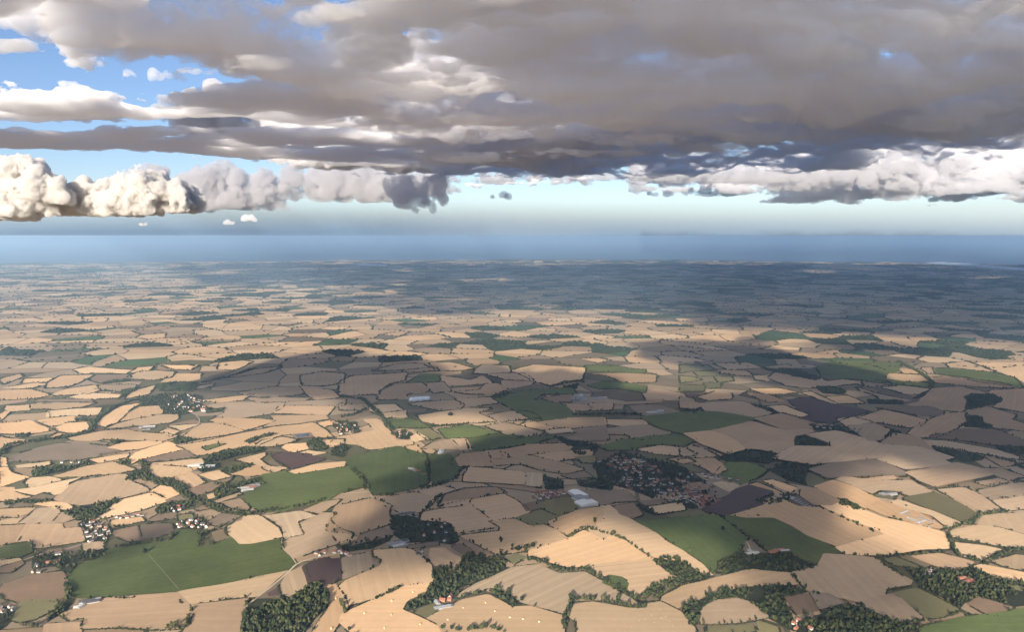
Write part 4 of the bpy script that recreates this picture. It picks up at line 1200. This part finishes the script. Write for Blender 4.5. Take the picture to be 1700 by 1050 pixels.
# --- other farms: (tile, yard outline, barns)
for (t,yd,bs,lab) in [
  (1,[(1185,95),(1270,70),(1295,85),(1210,120)],[(1205,98,34,16,20,'pale'),(1235,92,40,18,20,'tile'),(1262,84,30,14,20,'steel'),(1225,107,36,12,20,'pale')],'beside the sunlit twin green fields'),
  (1,None,[(430,660,30,13,25,'slate'),(452,664,34,14,25,'slate'),(412,676,14,8,115,'pale'),(385,688,16,8,25,'pale'),(478,650,18,9,25,'steel'),(398,690,12,7,70,'steel')],'below the big bright green field'),
  (2,[(455,665),(520,680),(575,672),(500,700)],[(505,690,36,14,20,'steel'),(530,684,24,12,20,'slate'),(480,668,20,9,110,'pale')],'at the farmyard among trees'),
  (2,[(240,370),(300,355),(330,365),(300,392),(255,385)],[(270,372,36,16,30,'steel'),(300,362,40,16,30,'slate'),(285,384,30,12,30,'pale'),(315,375,22,10,120,'steel')],'in the trees left of the factory'),
  (2,[(285,215),(370,212),(385,230),(300,235)],[(315,228,26,12,10,'slate'),(345,222,30,12,10,'brown')],'beside the dark lane junction'),
  (3,[(985,122),(1060,118),(1075,130),(1000,138)],[(1000,124,20,10,20,'steel'),(1025,120,30,12,20,'slate'),(1050,126,26,12,20,'steel')],'beyond the scattered pale barns'),
  (5,[(1140,190),(1160,165),(1220,165),(1230,205),(1150,210)],[(1168,178,60,24,80,'steel'),(1190,175,60,22,80,'pale'),(1212,190,50,22,80,'steel'),(1160,200,40,18,0,'slate'),(1275,186,50,20,0,'steel'),(1300,184,40,18,0,'pale')],'amid the dark green fields'),
  (5,[(1520,255),(1580,242),(1595,265),(1530,272)],[(1540,258,50,20,10,'pale'),(1565,256,60,22,10,'steel'),(1585,250,30,16,10,'pale')],'on far rough brown ground'),
  (5,[(335,540),(360,533),(385,545),(370,555)],[(350,537,18,9,-20,'pale'),(385,548,18,8,-20,'tile'),(415,566,18,8,20,'tile')],'between the twin green fields'),
  (5,None,[(500,452,44,20,90,'steel'),(505,462,24,10,0,'slate')],'alone beyond the twin green fields'),
  (4,[(690,330),(740,318),(770,335),(710,345)],[(715,330,40,18,20,'steel'),(740,328,44,18,20,'pale'),(725,340,30,14,20,'slate')],'below the sunlit plain village'),
  (3,[(340,405),(375,412),(370,428),(345,420)],[(355,422,34,11,15,'pale'),(345,412,18,9,100,'pale')],'at the track between two green fields'),
  (3,None,[(460,412,26,10,15,'tile'),(485,405,30,11,15,'tile'),(515,410,24,10,15,'pale')],'at the edge of the wood'),
  (3,None,[(1388,545,24,10,15,'tile'),(1420,560,30,12,30,'tile'),(1440,562,22,10,110,'tile')],'in the scrubby trees on the right'),
  (4,None,[(960,522,40,16,10,'pale'),(985,515,30,14,10,'pale'),(1010,528,36,14,20,'pale'),(1045,522,30,12,10,'pale')],'in the hamlet by the tree-lined stream'),
  ]:
    if yd: yard(t,yd)
    for i,(a,b,L,w,g,r) in enumerate(bs):
        p=bx(t,a,b); barn(*p,L,w,4.5,g,r,'grey' if r!='tile' else 'brick','%s barn, %s from the left, %s'%({'pale':'pale-roofed','steel':'grey-roofed','slate':'dark-roofed','tile':'red-roofed','brown':'brown-roofed'}[r],ORD_W[i],lab),'barn',group='farm buildings')
# --- the long glasshouse
for i in range(5):
    p=bx(5,356+18*i,193-1.5*i); barn(*p,70,28,4.5,92,'glass','white','long white glasshouse bay, %s from the left of five'%ORD_W[i],'glasshouse',3,'glasshouse bays',name='glasshouse',doors=False)
# --- tall white house and red barn on the left
p=bx(1,288,425); x,y,z=[float(v) for v in ground(*p)]
e=house(x,y,.3,'semi','white','slate','tall white house among dark trees at the left edge',None)
for a in range(4):
    for c in (1.4,3.7):
        for b in (-1,1): link('window',CACHE[('semi','white','slate')][3],(-4.5+3*a,b*3.52,c),e)
house(x+4,y+13,.3+1.57,'cottage','white','slate','white rear wing of the tall house at the left edge',None)
p=bx(1,262,462); barn(*p,30,12,4,20,'tile','brick','red-roofed barn in front of the tall white house','barn')
# --- villages
PAL={'town':[('buff','slate'),('white','brown'),('brick','brown'),('buff','tile'),('white','slate'),('white','tile')],'red':[('white','tile'),('brick','tile'),('white','tile')],'old':[('white','slate'),('white','brown'),('buff','slate'),('white','tile')]}
def village(t,poly,n,pal,label,group,kinds=('cottage','semi','bungalow'),ang=None,mind=17):
    P=np.array(poly,float); X,Y=tp(t,P[:,0],P[:,1]); x,y,_=ground(X,Y); E=np.stack([x,y],1); lo,hi=E.min(0),E.max(0); got=[];tr=0
    base=rsV.uniform(0,3.14) if ang is None else ang
    while len(got)<n and tr<n*60:
        tr+=1; q=lo+rsV.rand(2)*(hi-lo)
        if not inside(E,q[0:1],q[1:2])[0]: continue
        if any((q[0]-a)**2+(q[1]-b)**2<mind**2 for a,b,_ in BLOCK): continue
        got.append(q); w,r=PAL[pal][rsV.randint(len(PAL[pal]))]
        loc=base+.9*float(vnoise(np.array([q[0]/150]),np.array([q[1]/150]),np.array([2.])) [0])+(1.57 if rsV.rand()<.35 else 0)
        house(q[0],q[1],loc,kinds[rsV.randint(len(kinds))],w,r,label,group)
rsV=np.random.RandomState(77)
village(3,[(68,140),(120,128),(190,168),(150,185),(95,180)],34,'red','red-roofed estate house beside the dark ploughed field','estate houses',('semi','terrace'),.3,19)
village(2,[(940,120),(1110,112),(1112,132),(960,152)],22,'red','red-roofed house in the row left of the factory','row of red-roofed houses',('semi','terrace'),.15,17)
village(5,[(1340,520),(1420,500),(1560,560),(1700,600),(1700,690),(1580,680),(1500,640),(1400,640),(1350,600)],52,'town','house in the shaded town right of the factory, its nearer half','houses of the town, nearer half',('semi','cottage','terrace'),None,18)
village(6,[(0,590),(120,620),(170,700),(110,740),(0,690)],24,'town','house at the town edge beside the red-roofed estate','houses at the town edge',('semi','cottage','terrace'),None,18)
village(5,[(1260,500),(1400,470),(1500,500),(1620,560),(1500,560),(1360,530)],26,'town','house in the shaded town, its farther half','houses of the town, farther half',('semi','cottage','terrace'),None,20)
village(6,[(0,545),(120,560),(290,590),(280,605),(120,590),(0,575)],16,'town','house on the road from the town to the small green field','houses along the town road',('semi','cottage'),None,20)
village(1,[(405,280),(470,255),(545,300),(535,350),(440,365),(420,330)],27,'old','pale house in the leafy village left of the big bright green field','leafy village houses',('cottage','semi','bungalow'),1.2,19)
village(1,[(875,262),(960,250),(1040,285),(960,297),(885,292)],14,'old','pale house at the top edge of the big bright green field','hamlet houses above the green field',('cottage','semi'),None,19)
village(1,[(830,195),(910,185),(915,205),(845,215)],5,'old','white house in the small wood beyond the leafy hamlet','houses in the small wood',('cottage',),None,15)
village(1,[(560,240),(720,225),(725,235),(565,250)],7,'old','white cottage in the line along the gold field','cottages in a line',('cottage',),.5,15)
village(1,[(0,685),(70,680),(70,705),(0,712)],7,'old','pale house in the trees at the lower left edge','houses at the lower left edge',('cottage','bungalow'),None,14)
village(1,[(1560,420),(1690,400),(1695,420),(1570,438)],6,'old','white cottage along the lane above the dark ploughed strip','cottages along the lane',('cottage',),.4,13)
village(1,[(150,480),(210,480),(200,520),(160,515)],3,'old','small white house in front of the tall white house','small houses by the tall white house',('cottage',),None,13)
village(2,[(380,270),(520,270),(540,370),(410,340)],7,'old','white house scattered in the shaded wood left of the factory','houses in the shaded wood',('cottage',),None,25)
village(2,[(375,405),(405,405),(410,440),(385,435)],3,'old','white cottage at the corner of the gold stubble field','corner cottages',('cottage',),None,12)
village(2,[(20,420),(50,420),(50,435),(20,435)],2,'old','white cottage beside the striped tan field','cottages by the striped field',('cottage',),None,12)
village(2,[(475,630),(545,635),(550,660),(490,660)],3,'red','red-roofed house at the farmyard among trees','farmyard houses',('semi','cottage'),.4,13)
village(3,[(555,750),(660,740),(665,800),(560,800)],5,'red','red-roofed cottage deep in the wood at the lower right','woodland cottages',('cottage',),None,18)
village(3,[(1205,500),(1250,500),(1250,535),(1205,530)],4,'old','grey house in the scrubby trees','scrub houses',('bungalow',),None,14)
village(4,[(830,170),(980,165),(1030,220),(1010,255),(880,262),(820,210)],30,'old','pale house in the village on the sunlit plain','sunlit plain village houses',('semi','terrace','cottage'),None,24)
village(4,[(200,500),(440,500),(450,515),(380,520),(240,530)],4,'old','house in the trees round the brown ridge field','ridge field houses',('cottage',),None,20)
village(6,[(650,315),(760,318),(890,350),(770,345),(660,335)],12,'town','house in the hamlet below the dark ploughed field','hamlet houses below the dark field',('semi','cottage'),None,22)
village(5,[(280,350),(340,350),(340,385),(290,385)],6,'old','white house in the clump beside the gold stubble','clump houses',('cottage',),None,17)
village(5,[(-50,310),(70,310),(80,355),(0,365)],14,'town','grey house in the village above the twin green fields','upper village houses',('semi','cottage'),None,22)
print('houses',NHOUSE,round(time.time()-T0,1))
# ================= ponds, lanes =================
def wat(n,b): b.inputs['Base Color'].default_value=(.03,.06,.10,1); b.inputs['Roughness'].default_value=.08; b.inputs['Specular IOR Level'].default_value=.5
M_POND=mat('pond_water',wat); M_BANK=noisy('bare_bank',(.22,.16,.11),.3)
yard(4,[(1442,368),(1535,358),(1552,380),(1460,390)],M_BANK,'reservoir_bank',4.4)
tag(yard(4,[(1460,371),(1520,364),(1530,376),(1475,383)],M_POND,'water',4.9),'small blue reservoir inside its bare brown bank','reservoir')
def ellipse(t,x,y,a,b,m,name,lift): return yard(t,[(x+a*math.cos(q*.5236),y+b*math.sin(q*.5236)) for q in range(12)],m,name,lift)
ellipse(3,803,584,17,7,M_LEAF[0],'pond_bank',4.4); ellipse(3,803,585,9,3.5,M_POND,'water',4.9)
# far estuary water near the shore, its shine put into a pale base colour
def flat(pts,m,name,z):
    P=np.array(pts,float); x,y,_=ground(P[:,0],P[:,1]); me=bpy.data.meshes.new(name); me.from_pydata([(a,b,z) for a,b in zip(x,y)],[],[tuple(range(len(P)))[::-1]]); me.materials.append(m); me.update(); return tag(link(name,me),kind='structure')
def est(n,b): b.inputs['Base Color'].default_value=(.42,.45,.46,1); b.inputs['Roughness'].default_value=.4
M_EST=mat('water_shine',est)
flat([(1530,437),(1560,435.5),(1620,439),(1700,446),(1760,449),(1760,452),(1690,449.5),(1610,443.5),(1560,440)],M_EST,'water',26)
flat([(578,439),(610,438),(645,441),(640,443),(600,442)],M_EST,'water',26)
M_PATH=noisy('worn_grass',(.15,.155,.085),.3,1/12)
def lane(t,pts,w,m,name='lane'):
    P=np.array(pts,float); X,Y=tp(t,P[:,0],P[:,1]); x,y,_=ground(X,Y); Q=np.stack([x,y],1)
    for _ in range(2):
        Q=np.concatenate([Q[:1],np.stack([Q[:-1]*.75+Q[1:]*.25,Q[:-1]*.25+Q[1:]*.75],1).reshape(-1,2),Q[-1:]])
    o=[]
    for a,b in zip(Q[:-1],Q[1:]): n=max(1,int(np.hypot(*(b-a))/14)); o.append(a+(b-a)*(np.arange(n)/n)[:,None])
    Q=np.concatenate(o+[Q[-1:]]); d=np.gradient(Q,axis=0); d/=np.maximum(1e-6,np.hypot(d[:,0],d[:,1]))[:,None]; nn=np.stack([-d[:,1],d[:,0]],1)
    A,B=Q+nn*w/2,Q-nn*w/2; k=len(Q)
    V=np.concatenate([np.column_stack([A,terrain(A[:,0],A[:,1])+2.0]),np.column_stack([B,terrain(B[:,0],B[:,1])+2.0])]); i=np.arange(k-1)
    tag(mesh_np(name,V,np.stack([i+k,i+k+1,i+1,i],1),m),kind='structure')
    for q in Q[::2]: BLOCK.append((q[0],q[1],w*.5+2.5))
lane(2,[(385,250),(398,220),(430,190),(470,150),(520,120),(620,92)],6,M_ASPH)
lane(2,[(145,110),(160,150),(200,190),(260,215),(300,222),(385,240)],4,M_TRACK,'track')
lane(1,[(1200,700),(1270,640),(1350,580),(1430,512),(1470,468),(1560,440),(1690,420)],5,M_TRACK,'lane')
lane(1,[(738,428),(800,500),(885,598)],2.2,M_PATH,'track')
lane(1,[(1395,345),(1398,395),(1440,430),(1466,470)],3,M_TRACK,'track')
lane(4,[(1190,650),(1215,640),(1290,625)],4,M_TRACK,'track')
lane(2,[(430,745),(490,705),(600,665)],4,M_TRACK,'track')
lane(3,[(185,238),(260,300),(330,360),(350,415)],3,M_TRACK,'track')
lane(5,[(0,660),(90,655),(150,650),(180,625)],5,M_TRACK,'track')
M_STREET=noisy('worn_asphalt',(.16,.15,.14),.25,1/12)
for t,p in ((5,[(1010,600),(1120,625),(1240,600),(1340,560),(1420,500),(1480,470)]),(5,[(1240,640),(1340,600),(1460,590),(1580,610),(1700,640),(1800,700)]),(6,[(0,640),(60,610),(160,590),(290,600)]),(3,[(-60,120),(60,160),(120,205),(185,238)]),(3,[(190,150),(250,240)]),(1,[(455,365),(470,300),(520,255),(600,235),(700,222)]),(1,[(110,455),(200,425),(330,400),(420,370)]),(4,[(830,230),(900,215),(960,200),(1020,190),(1100,240)]),(4,[(930,360),(1000,300),(960,260),(920,220)]),(3,[(655,185),(700,200),(960,322),(1000,326)]),(3,[(1130,295),(1290,322),(1320,390)]),(2,[(700,640),(570,690),(490,705)])):
    lane(t,p,4.5,M_STREET if t in (5,6) else M_TRACK)
# ================= straw =================
M_STRAW=noisy('straw',(.58,.46,.26),.25,1/1.5)
def bale_stack_mesh(seed):
    rs=np.random.RandomState(seed); bx=[]
    for k in range(6):
        for i in range(2):
            for j in range(2):
                if k>4 and (i+j)%2: continue
                ox,oy=rs.uniform(-.12,.12,2); bx.append((-2.4+i*2.45+ox,-.05+i*2.45+ox,-2.4+j*2.45+oy,-.05+j*2.45+oy,k*1.25,k*1.25+1.22))
    return box_mesh('bale_stack',bx,M_STRAW)
BM=[bale_stack_mesh(i) for i in range(4)]
def put(t,xy,me,name,label,cat,group,ang,lift=1.0):
    p=tp(t,*xy); x,y,z=[float(v) for v in ground(*p)]; o=link(name,me,(x,y,z+lift),None,ang); o.scale=(.62,.62,.62) if name=='bale_stack' else (.8,.8,.8); tag(o,label,cat,group,'thing'); return o
fa=sorted([(120,722),(253,730),(255,660),(360,617),(395,777),(218,795)]); fb=sorted([(532,755),(608,695),(720,670),(765,712),(840,743),(905,752),(985,765),(660,797)])
for i,q in enumerate(fa): put(2,q,BM[i%4],'bale_stack','tall straw bale stack on gold stubble left of the farmyard, %s from the left'%ORD_W[i],'bale stack','straw stacks left of the farmyard',.3*i)
for i,q in enumerate(fb): put(2,q,BM[i%4],'bale_stack','tall straw bale stack on gold stubble right of the farmyard, %s from the left'%ORD_W[i],'bale stack','straw stacks right of the farmyard',.4*i)
for i,q in enumerate([(1662,648),(1640,797)]): put(1,q,BM[i],'bale_stack',['tall straw bale stack right of the dark woodland block, the farther one','tall straw bale stack right of the dark woodland block, the nearer one'][i],'bale stack','straw stacks right of the wood',.2)
def roll_mesh():
    bm=bmesh.new(); bmesh.ops.create_cone(bm,cap_ends=True,segments=16,radius1=1.1,radius2=1.1,depth=1.9); bmesh.ops.bevel(bm,geom=[e for e in bm.edges if len(e.link_faces)==2 and abs(e.calc_face_angle(0))>1],offset=.12,segments=2,affect='EDGES')
    me=bpy.data.meshes.new('straw_bale'); bm.to_mesh(me); bm.free(); me.transform(__import__('mathutils').Matrix.Rotation(math.pi/2,4,'X')); me.transform(__import__('mathutils').Matrix.Translation((0,0,1.1))); me.materials.append(M_STRAW); return me
RM=roll_mesh(); rsB=np.random.RandomState(3)
for (a,b) in [(640,285),(668,292),(690,265),(700,310),(722,340),(735,318),(765,290),(785,335),(800,300),(822,280),(840,318),(870,300),(890,340),(640,250),(600,268),(760,350),(860,240),(890,262),(915,285),(840,215)]:
    put(3,(a+rsB.uniform(-5,5),b+rsB.uniform(-3,3)),RM,'straw_bale','small round straw bale scattered on the gold stubble below the poultry sheds','straw bale','round bales below the poultry sheds',rsB.uniform(0,3))
for (a,b) in [(1480,755),(1510,748),(1540,728),(1555,765),(1590,742),(1610,735),(1630,758),(1645,780),(1585,700),(1440,785)]:
    put(2,(a,b),RM,'straw_bale','small round straw bale on the gold stubble at the bottom edge','straw bale','round bales at the bottom edge',rsB.uniform(0,3))
# ================= trees =================
B=np.array(BLOCK); ok=np.ones(len(ALL),bool)
for k in range(0,len(ALL),2000):
    d2=(ALL[k:k+2000,None,0]-B[None,:,0])**2+(ALL[k:k+2000,None,1]-B[None,:,1])**2
    ok[k:k+2000]=~(d2<(B[None,:,2]+ALL[k:k+2000,None,2]*.5)**2).any(1)
SIZE=ALL[:,2]/dist; cand=np.nonzero(ok&infr)[0]
LONE=[(1,715,418,7,7.5,'lone dark spreading tree inside the big bright green field'),(2,797,365,6,8,'lone round tree in the gold stubble, farthest from the hedge'),(2,851,388,5,7,'small lone tree in the gold stubble left of the tall group'),(2,880,408,6,7,'leftmost of the tall trees at the gold field edge'),(2,914,402,7,9,'tallest tree of the group at the gold field edge'),(2,937,396,4.5,6,'slim small tree between two tall ones at the gold field edge'),(2,956,388,5.5,8,'rightmost of the tall trees at the gold field edge'),(2,1260,270,5,7,'lone tree on the curved hedge between two gold fields'),(2,1350,328,8,8,'big round tree on the notch between two gold fields'),(5,545,272,12,8,'dark clump tree alone in the brightly lit gold field'),(2,1375,655,7,8,'round tree on the wavy hedge above the lower gold field'),(3,45,413,5,6,'small lone tree in the left green field'),(3,210,305,6,6,'lone tree in the green field nearest its track')]
N_IND=300-len(LONE)
sel=cand[np.argsort(-SIZE[cand]*rsB.uniform(.85,1.0,len(cand)))][:N_IND]
def child_mesh(name,shape,m): return mesh_data(name,shape[0],shape[1],m,True)
CR=[child_mesh('crown',tree_shape(i,tall=[1,1.15,.9,1.3][i%4],blobs=8),M_LEAF[i%3]) for i in range(9)]
def trunk_mesh():
    V=[];F=[];n=8
    for k,(z,r) in enumerate([(-.3,.17),(0,.12),(.4,.085),(.9,.06)]):
        for i in range(n): a=6.2832*i/n; V.append((r*math.cos(a),r*math.sin(a),z))
    for k in range(3):
        for i in range(n): F.append((k*n+i,k*n+(i+1)%n,(k+1)*n+(i+1)%n,(k+1)*n+i))
    for b in range(4):  # limbs
        a=b*1.57+.4; k=len(V); d=np.array([math.cos(a),math.sin(a),1.0])
        for t,r in ((.35,.05),(.95,.02)):
            for i in range(4): q=1.57*i; V.append((d[0]*(t-.35)+r*math.cos(q),d[1]*(t-.35)+r*math.sin(q),t))
        for i in range(4): F.append((k+i,k+(i+1)%4,k+4+(i+1)%4,k+4+i))
    return mesh_data('trunk',V,F,M_TRUNK)
TRM=trunk_mesh()
def tree(x,y,r,h,label,group,v):
    z=float(terrain(np.array([x]),np.array([y]))[0]); e=bpy.data.objects.new('tree',None); S.collection.objects.link(e); e.location=(x,y,z+.3); e.rotation_euler=(0,0,v*1.7); e.scale=(r,r,h)
    tag(e,label,'tree',group,'thing'); link('trunk',TRM,parent=e); link('crown',CR[v%9],parent=e)
for i,(t,a,b,r,h,lab) in enumerate(LONE):
    p=tp(t,a,b); x,y,z=[float(v) for v in ground(*p)]; tree(x,y,r,h,lab,None,i)
for i in sel:
    kk=KEY[i]; nm=near_name(np.array([px[i],py[i]]))
    if kk[0]=='h': lab='dark round tree in the hedgerows '+nm; grp='hedgerow trees '+nm
    else:
        kd=WLAB[int(kk[1:])][0]; lab={'wood':'dark leafy tree of the wood ','tree belt':'dark leafy tree in the belt ','trees among houses':'dark garden tree among houses '}[kd]+nm; grp=kd+' trees '+nm
    tree(ALL[i,0],ALL[i,1],ALL[i,2],ALL[i,3],lab,grp,int(i))
rest=np.ones(len(ALL),bool); rest[sel]=False; rest&=ok
vis=(px>-60)&(px<1760)&(py<1110); rest&=vis
hid=np.array([k[0]=='h' for k in KEY]); I=np.nonzero(rest&hid)[0]
rsT=np.random.RandomState(9)
V,F=scatter(MIDT,with_z(ALL[I,:2]),ALL[I,2],ALL[I,3],rsT); tag(link('hedgerow_trees',mesh_data('hedgerow_trees',V,F,M_LEAF,True,leaf_mix(F,len(MIDT[0][1]),rsT))),'small trees along the hedges between all the fields','trees',None,'stuff')
for n in WLAB:
    I=np.array([i for i in np.nonzero(rest)[0] if KEY[i]=='w%d'%n]) if False else np.nonzero(rest&(np.array(KEY)=='w%d'%n))[0]
    if not len(I): continue
    kind,nm,i=WLAB[n]; V,F=scatter(MIDT,with_z(ALL[I,:2]),ALL[I,2],ALL[I,3],rsT)
    lab=('%s %s'%(kind,nm)) if wc[(kind,nm)]==1 else '%s %s, %s of %d along it'%(kind,nm,ORD_W[i-1],wc[(kind,nm)])
    tag(link('woodland',mesh_data('woodland',V,F,M_LEAF,True,leaf_mix(F,len(MIDT[0][1]),rsT))),'dark '+lab,'wood',None,'stuff')
print('trees',len(ALL),int(rest.sum()),round(time.time()-T0,1))
# ================= haze =================
H=vol('haze_air',0.000036,(.46,.70,.97),0.1); R*=1.01
bx=[(-R,-R,-40),(R,-R,-40),(R,R,-40),(-R,R,-40)]; bx+=[(x,y,CAM_H+10) for x,y,z in bx]
tag(mesh_np('haze',bx,[(3,2,1,0),(4,5,6,7),(0,1,5,4),(1,2,6,5),(2,3,7,6),(3,0,4,7)],H,False),kind='stuff')
print('built',round(time.time()-T0,1))
